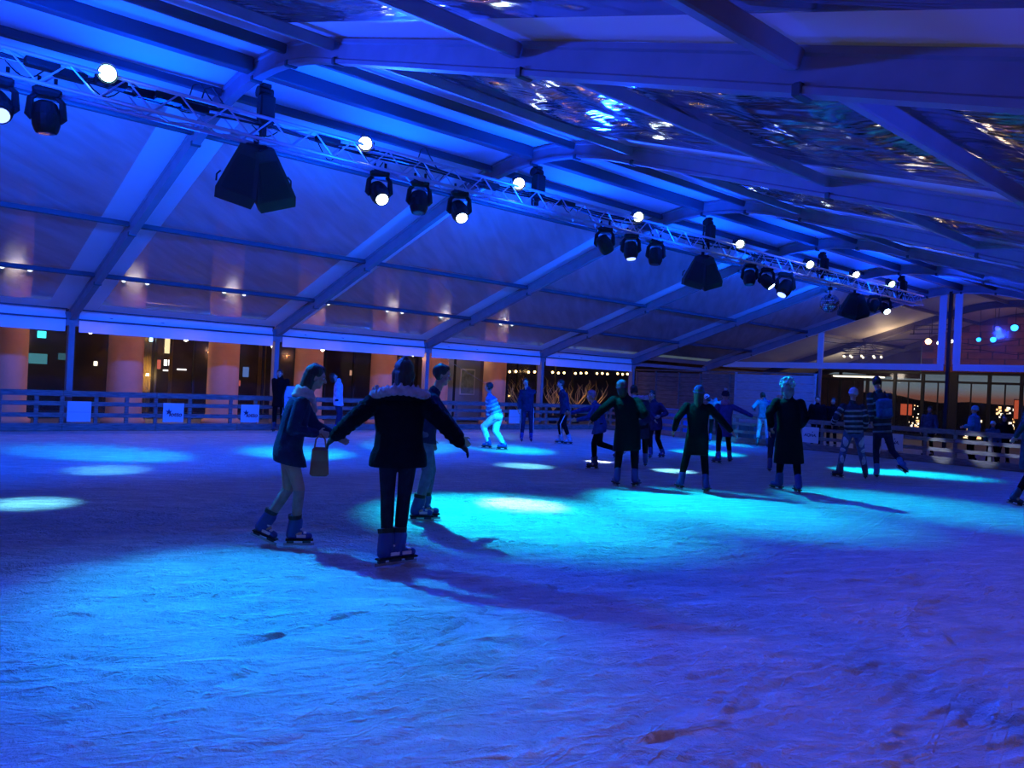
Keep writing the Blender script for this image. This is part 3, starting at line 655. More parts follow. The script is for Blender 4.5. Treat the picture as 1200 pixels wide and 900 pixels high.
# cable bundle lying in the truss, lumps and loops
t=empty('cable_bundle',(TX,-3.3,4.83)); tag(t,'thick bundle of black power cables lying along the lighting truss','cable')
for s_ in range(3):
    MB().tube([(.05*math.sin(i*.7+s_*2)+.03*(s_-1.5),i*.4,.03*math.sin(i*.9+s_)+.02*s_+.03) for i in range(62)],.015,6).build('cable',BLK,t)
for i in range(26):
    y=.6+i*.92+R.uniform(-.2,.2); x=R.choice((-.15,.12)); dn=R.uniform(.05,.22)
    MB().tube([(x+.02*math.sin(a),y+a*.075,.06-dn*math.sin(a/5*PI)*1.2) for a in range(6)],.008,5).build('loop',BLK,t)
for i,y in enumerate((.85,1.15,1.55,2.0,2.2,2.55,4.35,7.4,9.1,11.5)):
    MB().box((.06*(-1)**i,y,.05),(.16,.34,.10),bev=.02).build('junction_box',BLK,t)
for y in (2.45,2.6,5.9):
    MB().tube([(.0,y+.0,.1),(.03,y+.04,.30),(.0,y+.14,.36),(-.03,y+.26,.24),(0,y+.38,.08)],.009,5).build('loop',BLK,t)
# ------------------------------------------------------------------ chain hoists
HN=['nearest chain hoist, above the left speaker cluster','second chain hoist from the left, beside a lit spotlight','third chain hoist, above the middle speaker cluster','fourth chain hoist from the left, small and tilted','farthest chain hoist near the gable']
for i,y in enumerate((.14,5.12,10.25,15.35,20.25)):
    t=empty('chain_hoist',(TX,y,4.95)); tag(t,'black '+HN[i],'hoist','chain hoists along the truss')
    MB().box((.05,0,.12),(.16,.20,.40),bev=.03).build('motor',BLK,t)
    MB().tube([(-.02,-.10,.36),(-.02,.10,.36)],.075,12).build('chain_wheel',BLK,t)
    MB().tube([(-.12,0,.30),(-.13,0,.05),(-.11,.01,-.22),(-.13,0,-.02)],.018,6).build('chain_bag',BLK,t)
    MB().box((0,0,-.14),(.06,.06,.16)).build('hook_block',BLK,t)
    ch_=MB(); z=.42; top=zc(TX)-.165-4.95
    k=0
    while z<top: ch_.tube([(.012*math.cos(a*PI/3) if k%2 else 0,0 if k%2 else .012*math.cos(a*PI/3),z+.02*math.sin(a*PI/3)) for a in range(6)],.004,4,closed=True); z+=.03; k+=1
    ch_.tube([(0,0,.4),(0,0,top+.02)],.006,5)
    ch_.build('chain',STEEL,t)
    MB().box((0,0,top),(.12,.12,.05)).build('beam_clamp',BLK,t)
# ------------------------------------------------------------------ speaker clusters
GRL=mat('speaker_grille',(.006,.006,.008),.7,0,.3,60); CAB=mat('speaker_cabinet',(.014,.014,.02),.6,0,.15,20)
def speaker(loc,rz,label,k=1.0,kind=0):
    t=empty('speaker_cluster',loc,rz); t['k']=k; tag(t,label,'speaker','speaker clusters under the truss')
    for s_ in (-1,1):
        b=MB(); rot=Matrix.Rotation(s_*math.radians(-13 if s_<0 else -19),3,'Y')@Matrix.Rotation(math.radians(12 if s_<0 else 26),3,'X')
        # cabinet: narrow at the top, flaring down, chamfered lower outer corner
        q=[(-.14,.14,-.15,.10),(-.22,-.22,-.22,.18),(-.30,-.60,-.28,.25),(-.27,-.76,-.25,.22)]
        rings=[]
        for hw,z,yf,yb in q:
            rings.append([rot@(Vector((x*k,y*k,z*k)))+Vector((s_*.13*k,0,0)) for x,y in ((hw,yf),(-hw,yf),(-hw*1.0,yf*.1),(-hw*.75,yb),(hw*.75,yb),(hw,yf*.1))])
        cab=b.loft(rings).build('cabinet',CAB,t)
        g=MB()
        for (z0,z1,a0,a1,f0,f1) in ((-.02,-.58,.13,.23,-.185,-.275),):
            vs=[(a0,f0-.02,z0),(-a0,f0-.02,z0),(-a1,f1-.02,z1),(a1,f1-.02,z1)]; vs+= [(x,y+.015,z) for x,y,z in vs]
            g.add([rot@Vector((x*k,y*k,z*k))+Vector((s_*.13*k,0,0)) for x,y,z in vs],[(0,1,2,3),(7,6,5,4),(0,4,5,1),(1,5,6,2),(2,6,7,3),(3,7,4,0)])
        g.build('grille',GRL,cab)
        h=MB().tube([rot@Vector((s_*.29*k,.0,-.35*k))+Vector((s_*.13*k,0,0)),rot@Vector((s_*.33*k,.0,-.42*k))+Vector((s_*.13*k,0,0)),rot@Vector((s_*.31*k,.0,-.52*k))+Vector((s_*.13*k,0,0))],.012,5); h.build('handle',CAB,cab)
    MB().box((0,.02,.12*k),(.34*k,.22*k,.10),bev=.02).build('fly_frame',BLK,t)
    MB().tube([(0,.02,.15*k),(0,.02,4.95-loc[2]-.22)],.035,8).build('pole',BLK,t)
    return t
def face_cam(x,y): return math.atan2(y-CAM.y,x-CAM.x)-PI/2
speaker((TX-.02,.06,4.44),face_cam(TX,.06)+.1,'largest black two cabinet speaker cluster hanging below the nearest hoist',.87)
speaker((TX,10.1,4.44),face_cam(TX,10.1)+.35,'black two cabinet speaker cluster in the middle of the truss',.76)
speaker((TX,17.25,4.42),face_cam(TX,17.2)+.5,'small far black speaker cluster right of the mirror ball',.74)
# ------------------------------------------------------------------ spotlights
def moving_head(loc,aim,label,lit,rz=0,k=1.0):
    t=empty('moving_head',loc,rz); tag(t,label,'stage light','moving head lamps hung below the truss')
    MB().box((0,0,-.03),(.29*k,.22*k,.10*k),bev=.035).build('base',BLK,t)
    for s_ in(-1,1): MB().cyl((s_*.08,0,.03),(s_*.08,0,.14),.022,6).build('clamp',BLK,t)
    for s_ in(-1,1): MB().tube([(s_*.10*k,0,-.06*k),(s_*.155*k,0,-.12*k),(s_*.165*k,0,-.30*k),(s_*.13*k,0,-.345*k)],[.03*k,.035*k,.045*k,.03*k],8).build('yoke_arm',BLK,t)
    c=Vector((0,0,-.30*k)); d=(Matrix.Rotation(-rz,3,'Z')@(Vector(aim)-Vector(loc))).normalized()
    h=MB(); h.tube([c-d*.17*k,c-d*.14*k,c-d*.02*k,c+d*.10*k,c+d*.17*k],[.07*k,.115*k,.145*k,.14*k,.115*k],16); hd=h.build('lamp_head',BLK,t,smooth=False)
    e=glow('lens_on',(.62,.80,1),14) if lit==2 else (glow('lens_dim',(.25,.35,1),3) if lit==1 else mat('lens_off',(.10,.12,.2),.1))
    MB().tube([c+d*.165*k,c+d*.19*k],[.088*k,.088*k],16).build('lens',e,hd)
    MB().tube([c+d*.15*k,c+d*.182*k],[.112*k,.108*k],16,cap=False).build('rim',BLK,hd)
def G(px,py): return ground(px,py)
def tocam(loc,s=1.0,dz=0,dx=0): return tuple(CAM+Vector((dx,0,dz)))
MH=[(-2.84,(14.5,-2.2,0),1,'hanging lamp cut by the left edge of the view'),
    (-2.38,(TX-.4,-2.0,0),0,'dark hanging lamp second from the left, head tilted down'),
    (1.95,(15,1.4,0),2,'brightly lit hanging lamp right of the left speaker cluster'),
    (2.67,(11,2.2,0),0,'dark hanging lamp between two lit ones'),
    (3.45,(14.2,2.6,0),2,'brightly lit hanging lamp below the second ridge joint'),
    (6.93,(11.2,10.5,0),0,'slim dark hanging lamp turned sideways, left of a downlit one'),
    (7.7,(11,7.6,0),1,'hanging lamp pointing straight down with a glowing rim'),
    (8.48,(TX,8.2,0),0,'small dark hanging lamp left of the middle speaker cluster'),
    (11.95,(11,11,0),0,'dark hanging lamp right of the middle speaker cluster'),
    (12.69,(14,14.5,0),2,'narrow hanging lamp with a slanted bright lens'),
    (13.55,(9.5,11,0),1,'big dark hanging lamp with a small bright dot below'),
    (18.45,(9,17.5,0),0,'small dark hanging lamp right of the far speaker cluster'),
    (19.12,(15,16.5,0),2,'farthest hanging lamp, brightly lit')]
for y,aim,lit,lab in MH:
    moving_head((TX,y,4.63),aim,lab,lit,face_cam(TX,y),1.0 if y!=13.55 else 1.2)
PN=['big round cyan glowing lamp on the truss at left','lit lamp on the truss above the first pair of hanging lamps','lit lamp on the truss left of the second chain hoist','lit lamp on the truss above the sideways hanging lamps','lit lamp on the truss right of the third chain hoist','lit lamp on the truss left of the fourth chain hoist','lit lamp on the truss right of the fourth chain hoist','greenish lit lamp on the truss beside the farthest hoist']
for i,(px,py) in enumerate(((126,86),(428,168),(608,215),(748,254),(867,286),(949,310),(1003,322),(1045,333))):
    p=on_axis(px,py,0,TX+.17); t=empty('par_lamp',p); tag(t,PN[i],'stage light','lamps standing on top of the truss')
    k=1.0
    aim=(CAM+Vector((-1.2 if i else -.3,-.6 if i else 0,-.6 if i else .2)) ) if i<1 else Vector((p.x+3.0,p.y-1.8,p.z-2.1))
    d=(aim-p).normalized()
    can=MB().tube([-d*.26,-d*.22,-d*.10,d*.0],[.05,.085,.10,.105],16).build('can',BLK,t)
    e=glow('par0',(.45,.95,1.0),22) if i==0 else (glow('par_green',(.5,1,.85),10) if i==7 else glow('par',(.75,.92,1),14))
    MB().tube([d*.0,d*.015],[.092,.088],16).build('lens',e,can)
    MB().tube([-d*.02,d*.035],[.108,.112],16,cap=False).build('rim',BLK,can)
    sd=d.cross(Vector((0,0,1))).normalized(); c0=-d*.12
    MB().tube([c0+sd*.12,c0+sd*.13-Vector((0,0,.10)),c0-Vector((0,0,.16)),c0-sd*.13-Vector((0,0,.10)),c0-sd*.12],.010,6).build('bracket',BLK,t)
    MB().tube([c0-Vector((0,0,.15)),(TX-p.x+HX,0,4.95-p.z)],.014,6).build('clamp',BLK,t)
# mirror ball
t=empty('mirror_ball',(TX,15.82,4.12)); tag(t,'faceted mirror ball hanging below the truss, left of the far speaker cluster','mirror ball')
MIR=mat('mirror_tile',(.7,.75,.85),.08,1.0); b=MB(); m_,RR=14,.24
tm=None
for i in range(1,m_):
    th=PI*i/m_; nn=max(5,int(2*m_*math.sin(th)))
    for k in range(nn):
        a=2*PI*k/nn; d=Vector((math.sin(th)*math.cos(a),math.sin(th)*math.sin(a),math.cos(th))); rt=d.to_track_quat('Z','Y').to_matrix()
        s_=RR*PI/m_*.92; jj=Matrix.Rotation(R.uniform(-.06,.06),3,'X')
        b.box(d*RR,(s_,s_,.012),rot=rt@jj)
MB().ball((0,0,0),RR-.003,20,12).build('core',BLK,t,smooth=True)
tag(b.build('mirror_tiles',MIR,t),kind='stuff')
MB().tube([(0,0,RR-.01),(0,0,.53)],.008,5).build('hanger',BLK,t); MB().cyl((0,0,.36),(0,0,.44),.06,10).build('motor',BLK,t)
# ------------------------------------------------------------------ people
SKIN=mat('skin',(.45,.27,.20),.6,0,.08,20,spec=.3)
EYE=mat('eye_white',(.75,.75,.75),.3); IRIS=mat('iris',(.03,.02,.02),.3); LIP=mat('lip',(.32,.10,.10),.5)
HAIRD=mat('hair_dark',(.018,.012,.010),.6,0,.4,40,.6,60,stretch=(1,1,.25)); HAIRL=mat('hair_light',(.30,.22,.14),.6,0,.3,40,.6,60,stretch=(1,1,.25))
BOOT=mat('boot_blue',(.015,.04,.26),.35,0,.1,10); BOOTD=mat('boot_dark',(.02,.025,.07),.4); BOOTW=mat('boot_white',(.7,.72,.8),.4)
def ik(a,c,l1,l2,pole):
    d=c-a; L=d.length; mx=(l1+l2)*.999
    if L>mx: c=a+d*(mx/L); d=c-a; L=mx
    u=d.normalized(); x=(l1*l1-l2*l2+L*L)/(2*L); h=math.sqrt(max(0,l1*l1-x*x))
    p=pole-u*pole.dot(u)
    if p.length<1e-4: p=Vector((0,0,1))-u*u.z
    return a+u*x+p.normalized()*h, c
def basis(f,up):
    r=f.cross(up).normalized(); f=up.cross(r).normalized(); return Matrix((r,f,up)).transposed()
def ering(c,rot,a,b,n=16,pw=1.0): return [c+rot@Vector((a*math.copysign(abs(math.cos(2*PI*k/n))**pw,math.cos(2*PI*k/n)),b*math.copysign(abs(math.sin(2*PI*k/n))**pw,math.sin(2*PI*k/n)),0)) for k in range(n)]
def person(label,foot,H,face,head=None,neck=None,pelvis=None,fL=None,fR=None,hL=None,hR=None,toeL=0,toeR=0,
           jacket=None,hem=.0,flare=1.0,puff=1.0,legs=None,legw=1.0,hair=None,hairm=None,shag=0,hat=None,scarf=None,hood=None,boot=None,near=False,gloves=None,
           stripes=None,side=None,gobo_patches=None,face_h=None,dd=0,skates=True,hk=1.0,bend=.985,name='person',gz=0.0,backpack=None,pom=None,cap=None):
    P=ground(*foot) if gz==0 else on_axis(foot[0],foot[1],2,gz)
    dep=Vector((P.x-CAM.x,P.y-CAM.y,0)).normalized(); P=P+dep*dd
    ang=math.atan2(-dep.x,dep.y)      # local +y = away from the camera, +x = to the right
    Mi=Matrix.Rotation(-ang,3,'Z')
    def kp(q):                         # picture point (+ depth offset) -> local
        off=q[2] if len(q)>2 else 0.0
        d=ray(q[0],q[1]); t=((P+dep*off-CAM).dot(dep))/d.dot(dep); return Mi@(CAM+d*t-P)
    fa=math.radians(face); F=Vector((-math.sin(fa),math.cos(fa),0)); Rt=Vector((F.y,-F.x,0)); UP=Vector((0,0,1))
    H=H*.955; hh=H/7.6; ank=.15 if skates else .08
    PV=kp(pelvis) if pelvis else Vector((0,0,H*.50+(ank-.05)))
    NK=kp(neck) if neck else PV+Vector((0,0,H*.315))
    HD=kp(head) if head else NK+Vector((0,0,H*.095))
    spine=(NK-PV).normalized(); rt=Rt
    sh=NK-spine*H*.035
    SL,SR=sh-rt*H*.105,sh+rt*H*.105; HL,HR=PV-rt*H*.052,PV+rt*H*.052
    def foot_pt(q,s_):
        if q is None: p=Vector((s_*.11*rt.x,s_*.11*rt.y,0))
        elif len(q)==2:
            g=on_axis(q[0],q[1],2,gz); p=Mi@(g+dep*dd-P); p=kp((q[0],q[1],max(-.28,min(.28,p.y)))); p.z=0
        else: p=kp(q)
        return p
    AL,AR=foot_pt(fL,-1)+Vector((0,0,ank)),foot_pt(fR,1)+Vector((0,0,ank))
    lt=H*.245
    zs_=[]
    for h_,a_ in ((HL,AL),(HR,AR)):
        if a_.z<ank+.03:
            dx=Vector((h_.x-a_.x,h_.y-a_.y,0)).length; zs_.append(a_.z+math.sqrt(max(.01,(2*lt*bend)**2-dx*dx))-(h_.z-PV.z))
    dz_=(min(zs_)-PV.z) if zs_ else 0
    PV.z+=dz_; HL.z+=dz_; HR.z+=dz_; KL,AL2=ik(HL,AL,lt,lt,F); KR,AR2=ik(HR,AR,lt,lt,F)
    AL,AR=AL2,AR2
    la,lf=H*.160,H*.150
    TL_=kp(hL) if hL else SL+Vector((0,0,-(la+lf)*.97))-rt*.06+F*.03
    TR_=kp(hR) if hR else SR+Vector((0,0,-(la+lf)*.97))+rt*.06+F*.03
    EL,WL=ik(SL,TL_,la,lf,-F*1.0-rt*.5-UP*.4); ER,WR=ik(SR,TR_,la,lf,-F*1.0+rt*.5-UP*.4)
    loc=(P.x,P.y,P.z); 
    vx=.0075 if near else .013
    # ---- body
    fh=math.radians(face_h) if face_h is not None else fa
    hf=Vector((-math.sin(fh),math.cos(fh),0)); hu=(HD-NK).normalized(); hu=(hu+UP).normalized(); B=basis(hf,hu); k=H/1.75
    hp=lambda x,y,z: HD+B@(Vector((x,y,z))*k*hk)
    b=MB()
    b.ball(hp(0,-.012,.025),(.076*k,.094*k,.092*k),16,12,rot=B); b.ball(hp(0,.022,-.045),(.056*k,.066*k,.068*k),14,10,rot=B); b.ball(hp(0,.062,-.082),(.026*k,.024*k,.022*k),10,8,rot=B)
    b.cap(hp(0,.082,.015),hp(0,.106,-.022),.011*k,.016*k,8); b.cap(hp(-.03,.078,.032),hp(.03,.078,.032),.014*k,.014*k,8)
    for s_ in(-1,1):
        b.ball(hp(s_*.076,-.005,-.012),(.010*k,.020*k,.032*k),8,6,rot=B); b.ball(hp(s_*.038,.062,-.022),(.022*k,.02*k,.022*k),8,6,rot=B)
    b.cap(NK-spine*.06,HD-hu*.05*k,.056*k,.052*k)
    tr_=basis(F,spine)
    b.loft([ering(PV+spine*((NK-PV).length*t_),tr_,a_*k,c_*k) for t_,a_,c_ in ((-.10,.10,.07),(0,.150,.105),(.22,.135,.095),(.5,.14,.10),(.8,.155,.10),(.95,.10,.07),(1.0,.055,.05))])
    for A_,C_,D_ in ((SL,EL,WL),(SR,ER,WR)):
        b.cap(A_,C_,.050*k,.040*k); b.cap(C_,D_,.040*k,.027*k)
    for A_,C_,D_ in ((HL,KL,AL),(HR,KR,AR)):
        b.cap(A_,C_,.085*k,.058*k); b.cap(C_,D_,.056*k,.040*k)
        b.ball(D_+F*.03-UP*.03,(.04,.05,.04),8,6)
    gms=[]
    for W_,E_,s_ in ((WL,EL,-1),(WR,ER,1)):
        d=(W_-E_).normalized(); nrm=(rt*s_*1.0+UP*.15); nrm=(nrm-d*nrm.dot(d)).normalized(); fr=d.cross(nrm).normalized()*s_   # thumb side
        if fr.dot(F)<0: fr=-fr
        tgt=[b]
        if gloves: gm=MB(); gms.append(gm); tgt.append(gm)
        for ti,bb in enumerate(tgt):
            g=0.004*ti
            bb.ball(W_+d*.045*k,(.020*k+g,.042*k+g,.052*k+g),12,8,rot=basis(fr,d)) 
            rf=(.0085 if near else .011)*k+g
            for j,(ln,off) in enumerate(((.068,.030),(.078,.010),(.072,-.010),(.056,-.029))):
                p0=W_+d*.075*k+fr*off*k; c1=-nrm*.35
                p1=p0+(d+c1*.5).normalized()*ln*.42*k; p2=p1+(d+c1*1.6).normalized()*ln*.32*k; p3=p2+(d+c1*3).normalized()*ln*.26*k
                bb.cap(p0,p1,rf,rf*.95,8); bb.cap(p1,p2,rf*.95,rf*.88,8); bb.cap(p2,p3,rf*.88,rf*.78,8)
            q0=W_+d*.028*k+fr*.028*k; q1=q0+(d*.6+fr*.75-nrm*.2).normalized()*.036*k; q2=q1+(d*.9+fr*.25-nrm*.4).normalized()*.030*k
            bb.cap(q0,q1,rf*1.25,rf*1.1,8); bb.cap(q1,q2,rf*1.1,rf*.9,8)
            if ti: bb.cap(W_-d*.03,W_+d*.01,.036*k,.036*k,10)
    body=remesh(b,name,SKIN,.0068 if near else .011,2,None,loc,(0,0,ang))
    tag(body,label,'person')
    for s_ in(-1,1):
        e=MB().ball(hp(s_*.031,.078,.008),.0115*k,10,8).build('eye',EYE,body,smooth=True); MB().ball(hp(s_*.032,.0875,.008),.0055*k,8,6).build('iris',IRIS,e)
    MB().ball(hp(0,.088,-.048),(.022*k,.008*k,.006*k),10,6,rot=B).build('mouth',LIP,body,smooth=True)
    # ---- trousers
    lg=MB(); w_=legw*k
    lg.loft([ering(PV+spine*t_*H,tr_,a_*k,c_*k) for t_,a_,c_ in ((-.065,.11,.09),(-.03,.165,.125),(.03,.158,.118),(.075,.145,.105))])
    for A_,C_,D_ in ((HL,KL,AL),(HR,KR,AR)):
        lg.cap(A_,C_,.096*w_,.066*w_); m1=C_.lerp(D_,.35); lg.cap(C_,m1,.066*w_,.064*w_); lg.cap(m1,D_+(C_-D_)*.12,.064*w_,.050*w_)
        for q in range(3): lg.ball(C_+(D_-C_)*(.78+q*.05),(.054*w_,.056*w_,.014),10,6)
    tm_=legs or cloth('black',(.004,.004,.007))
    trs=remesh(lg,'trousers',tm_,vx,3,body)
    if side or gobo_patches:
        for (A_,C_,D_),s_ in (((HL,KL,AL),-1),((HR,KR,AR),1)):
            if side:
                n_=rt*s_; n_=n_ 
                MB().tube([A_+n_*.095*w_,A_.lerp(C_,.5)+n_*.082*w_,C_+n_*.068*w_,C_.lerp(D_,.4)+n_*.066*w_,C_.lerp(D_,.85)+n_*.053*w_],.012,6).build('side_stripe',side,trs)
            if gobo_patches:
                for fr_,rr_,sz in ((.45,.09,.13),(.93,.07,.05)): MB().ball(A_.lerp(C_,fr_)-F*rr_*w_*.66+rt*s_*.02,(.055,.035,sz),10,6).build('gobo_patch',gobo_patches,trs,smooth=True)  # pale blobs standing in for patches of gobo light
                for fr_,sz in ((.45,.10),): MB().ball(C_.lerp(D_,fr_)-F*.045*w_,(.04,.03,sz),10,6).build('gobo_patch',gobo_patches,trs,smooth=True)
    # ---- jacket
    if jacket:
        j=MB(); pf=puff*k; tl=(NK-PV).length
        zs=[(1.02,.062,.058),(.97,.10,.075),(.90,.165,.105),(.78,.185,.125),(.55,.18,.135),(.30,.168,.130),(.05,.178,.14)]
        z=.05; base=.178
        dn=spine.copy()
        while z*tl>-hem+1e-6 and hem>0:
            z-=.12; fr_=(.05-z)*tl/max(hem,.01); zs.append((z,base+(flare-1)*.18*min(1,fr_)+.008,.14+(flare-1)*.12*min(1,fr_)))
        rings=[]
        for t_,a_,c_ in zs:
            c0=PV+spine*(t_*tl) if t_>0 else PV+(spine*.35+UP*.65)*(t_*tl)+((HL+HR+KL+KR)/4-PV)*(-t_*.6 if t_<0 else 0)*Vector((1,1,0)).length*.5*Vector((1,1,0)).normalized().length*0
            if t_<0:
                kn=(KL+KR)/2; dirn=(kn-PV).normalized(); c0=PV+(dirn*(-t_*tl))
            rings.append(ering(c0,tr_,a_*pf,c_*pf,18))
        j.loft(rings)
        for S_,E_,W_ in ((SL,EL,WL),(SR,ER,WR)):
            j.cap(S_-spine*.01,E_,.074*pf,.062*pf); j.cap(E_,W_-(W_-E_)*.10,.062*pf,.047*pf)
            if puff>1.05:
                for q in range(7): t_=.12+q*.125; X=(S_.lerp(E_,t_*2) if t_<.5 else E_.lerp(W_,(t_-.5)*2)); ax=((E_-S_) if t_<.5 else (W_-E_)).normalized(); j.ball(X,(.078*pf*(1-.25*t_),.078*pf*(1-.25*t_),.028),10,6,rot=ax.to_track_quat('Z','Y').to_matrix())
            else:
                for q in range(3): j.ball(E_.lerp(S_,.05+.12*q)+Vector((0,0,0)),(.066*pf,.066*pf,.02),10,6,rot=(E_-S_).normalized().to_track_quat('Z','Y').to_matrix())
        j.cap(NK-spine*.02,NK+spine*.025,.068*k,.072*k)
        jk=remesh(j,'jacket',jacket,vx,3,body)
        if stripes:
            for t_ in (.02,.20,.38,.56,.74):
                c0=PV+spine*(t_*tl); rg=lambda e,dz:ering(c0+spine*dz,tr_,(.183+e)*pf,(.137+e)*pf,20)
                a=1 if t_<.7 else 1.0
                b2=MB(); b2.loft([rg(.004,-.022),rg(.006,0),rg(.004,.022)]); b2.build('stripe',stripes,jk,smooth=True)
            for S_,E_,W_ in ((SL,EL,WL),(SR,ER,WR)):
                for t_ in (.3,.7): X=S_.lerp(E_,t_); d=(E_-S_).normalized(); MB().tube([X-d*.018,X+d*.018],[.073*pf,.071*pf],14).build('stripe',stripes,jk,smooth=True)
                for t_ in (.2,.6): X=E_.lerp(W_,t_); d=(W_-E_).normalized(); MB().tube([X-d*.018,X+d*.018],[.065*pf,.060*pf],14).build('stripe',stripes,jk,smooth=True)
    for gm in gms: remesh(gm,'glove',gloves,vx*.8,2,body)
    # ---- hair, hats, scarf, hood
    hm=hairm or HAIRD
    if hair:
        h=MB(); h.ball(hp(0,-.024,.038),(.086*k,.098*k,.092*k),16,12,rot=B)
        h.cap(hp(0,.045,.092),hp(0,-.04,.11),.03*k,.03*k)
        for s_ in(-1,1): h.ball(hp(s_*.062,-.03,-.01),(.026*k,.05*k,.055*k),10,8,rot=B)
        if hair=='long':
            h.cap(hp(0,-.055,0),hp(0,-.075,-.20),.070*k,.052*k); h.cap(hp(-.05,-.03,-.02),hp(-.055,-.03,-.20),.034*k,.026*k); h.cap(hp(.05,-.03,-.02),hp(.055,-.03,-.20),.034*k,.026*k)
        if hair=='bob': h.cap(hp(0,-.05,0),hp(0,-.06,-.09),.075*k,.07*k); h.cap(hp(-.065,-.01,0),hp(-.06,-.01,-.09),.026*k,.022*k); h.cap(hp(.065,-.01,0),hp(.06,-.01,-.09),.026*k,.022*k)
        if hair=='bun': h.ball(hp(0,-.07,.12),.045*k,10,8)
        if hair=='tail': h.ball(hp(0,-.12,.05),.035*k,10,8); h.cap(hp(0,-.13,.04),hp(0,-.15,-.16),.030*k,.018*k)
        remesh(h,'hair',hm,vx,2,body)
    if hat:
        h=MB(); h.ball(hp(0,-.014,.062),(.090*k,.104*k,.086*k),18,12,rot=B)
        h.loft([ering(hp(0,-.012,.03+q*.015),B@Matrix.Rotation(.18,3,'X'),.091*k,.104*k,18) for q in (0,1,2)])
        for q in range(shag):
            a_=R.uniform(0,6.28); b_=R.uniform(-.5,1.3); h.ball(hp(.09*math.cos(a_)*math.cos(b_),-.014+.105*math.sin(a_)*math.cos(b_),.055+.09*math.sin(b_)),.020*k,6,5)
        ho=remesh(h,'hat',hat,vx,1,body)
        MB().loft([ering(hp(0,-.012,q),B@Matrix.Rotation(.18,3,'X'),a_*k,(a_+.012)*k,20) for q,a_ in ((.008,.092),(.015,.099),(.045,.099),(.052,.092))]).build('brim',hat,ho,smooth=True)
        if pom:
            q=MB(); q.ball(hp(0,-.02,.165),.036*k,12,8)
            for a in range(16): q.ball(hp(.028*math.cos(a*2.4),-.02+.028*math.sin(a*2.4),.165+.024*math.sin(a*1.7)),.014*k,6,5)
            remesh(q,'pompom',pom,.008,0,ho)
    if scarf:
        h=MB(); 
        for q in range(3): h.tube([NK+tr_@Vector(((.092-.010*q)*k*math.cos(a*PI/8),(.085-.008*q)*k*math.sin(a*PI/8),(-.005+.036*q+.01*math.sin(a+q))*k)) for a in range(16)],.030*k,8,closed=True)
        h.cap(NK+F*.09*k-UP*.0,NK+F*.13*k-UP*.14*k,.028,.022)
        remesh(h,'scarf',scarf,vx,2,body)
    if hood:
        h=MB(); c0=NK-F*.085*k-UP*.02
        h.tube([NK+tr_@Vector((.165*k*math.cos(a),-.02+.125*k*math.sin(a),.015-.045*math.cos(a*1.0)**2)) for a in [PI*(.98+q*.104) for q in range(11)]],[.03]+[.048*k]*9+[.03],10)
        h.cap(c0+rt*.07*k,c0-rt*.07*k,.065*k,.065*k)
        hd_=remesh(h,'hood',jacket or hood,vx,2,body)
        f=MB()
        for q in range(15):
            a=PI*(.95+q*.079); rr_=.215; 
            f.ball(NK+tr_@Vector((rr_*k*math.cos(a),-.015+.15*k*math.sin(a),.02*k-.04*math.cos(a)**2)),(.050*k,.048*k,.046*k),8,6)
            for w2 in range(3): f.ball(NK+tr_@Vector(((rr_+R.uniform(-.01,.03))*k*math.cos(a+R.uniform(-.06,.06)),-.015+.15*k*math.sin(a),.045*k-.03*math.cos(a)**2+R.uniform(-.03,.03))),.014*k,6,5)
        remesh(f,'fur_trim',hood,vx,0,hd_)
    if backpack:
        c0=PV+spine*((NK-PV).length*.60)-F*.215*k; q=MB(); q.v=[];
        q.box((0,0,0),(.30*k,.16*k,.42*k),bev=.05); rotm=basis(F,spine); q.v=[tuple(c0+rotm@Vector(v)) for v in q.v]
        bk=remesh(q,'backpack_bag',backpack,vx,5,body)
        q=MB().box((0,-.09*k,-.08*k),(.22*k,.05*k,.18*k),bev=.02); q.v=[tuple(c0+rotm@Vector(v)) for v in q.v]; q.build('pocket',backpack,bk)
        for s_ in(-1,1):
            MB().tube([c0+rotm@Vector((s_*.11*k,.06*k,.18*k)),SL.lerp(SR,.5+s_*.28)+UP*.085*k,c0+rotm@Vector((s_*.13*k,.36*k,.05*k)),c0+rotm@Vector((s_*.14*k,.20*k,-.16*k))],.016,6).build('strap',BLK,bk)
    # ---- skates
    bmtl=boot or BOOT
    for A_,K_,toe,q in ((AL,KL,toeL,fL),(AR,KR,toeR,fR)):
        pitch=0; a_=fa+math.radians(toe if not isinstance(toe,tuple) else toe[0]); 
        if isinstance(toe,tuple): pitch=math.radians(toe[1])
        fd=Vector((-math.sin(a_)*math.cos(pitch),math.cos(a_)*math.cos(pitch),-math.sin(pitch))); fr_=Vector((math.cos(a_),math.sin(a_),0)); fu=fr_.cross(fd).normalized()
        O=A_; sc_=k if k>.8 else .85
        T=lambda x,y,z: O+(fr_*x+fd*y+fu*z)*sc_
        s2=MB()
        if skates:
            sh_=(K_-A_).normalized()
            s2.cap(T(0,-.045,-.045),T(0,.135,-.055),.043*sc_,.036*sc_); s2.cap(T(0,-.035,-.03),O+sh_*.125*sc_-fd*.012,.054*sc_,.060*sc_); s2.cap(T(0,.02,-.01),O+sh_*.10*sc_+fd*.018,.045*sc_,.050*sc_)
            s2.ball(T(0,.02,.0),(.05*sc_,.05*sc_,.05*sc_))
            bo=remesh(s2,'ice_skate',bmtl,vx if not near else .007,2,body)
            rotm=Matrix((fr_,fd,fu)).transposed()
            def bx(n_,c_,d_,m_,bv=.004):
                q_=MB().box((0,0,0),tuple(v*sc_ for v in d_),bev=bv); q_.v=[tuple(T(*c_)+rotm@Vector(v)) for v in q_.v]; return q_.build(n_,m_,bo)
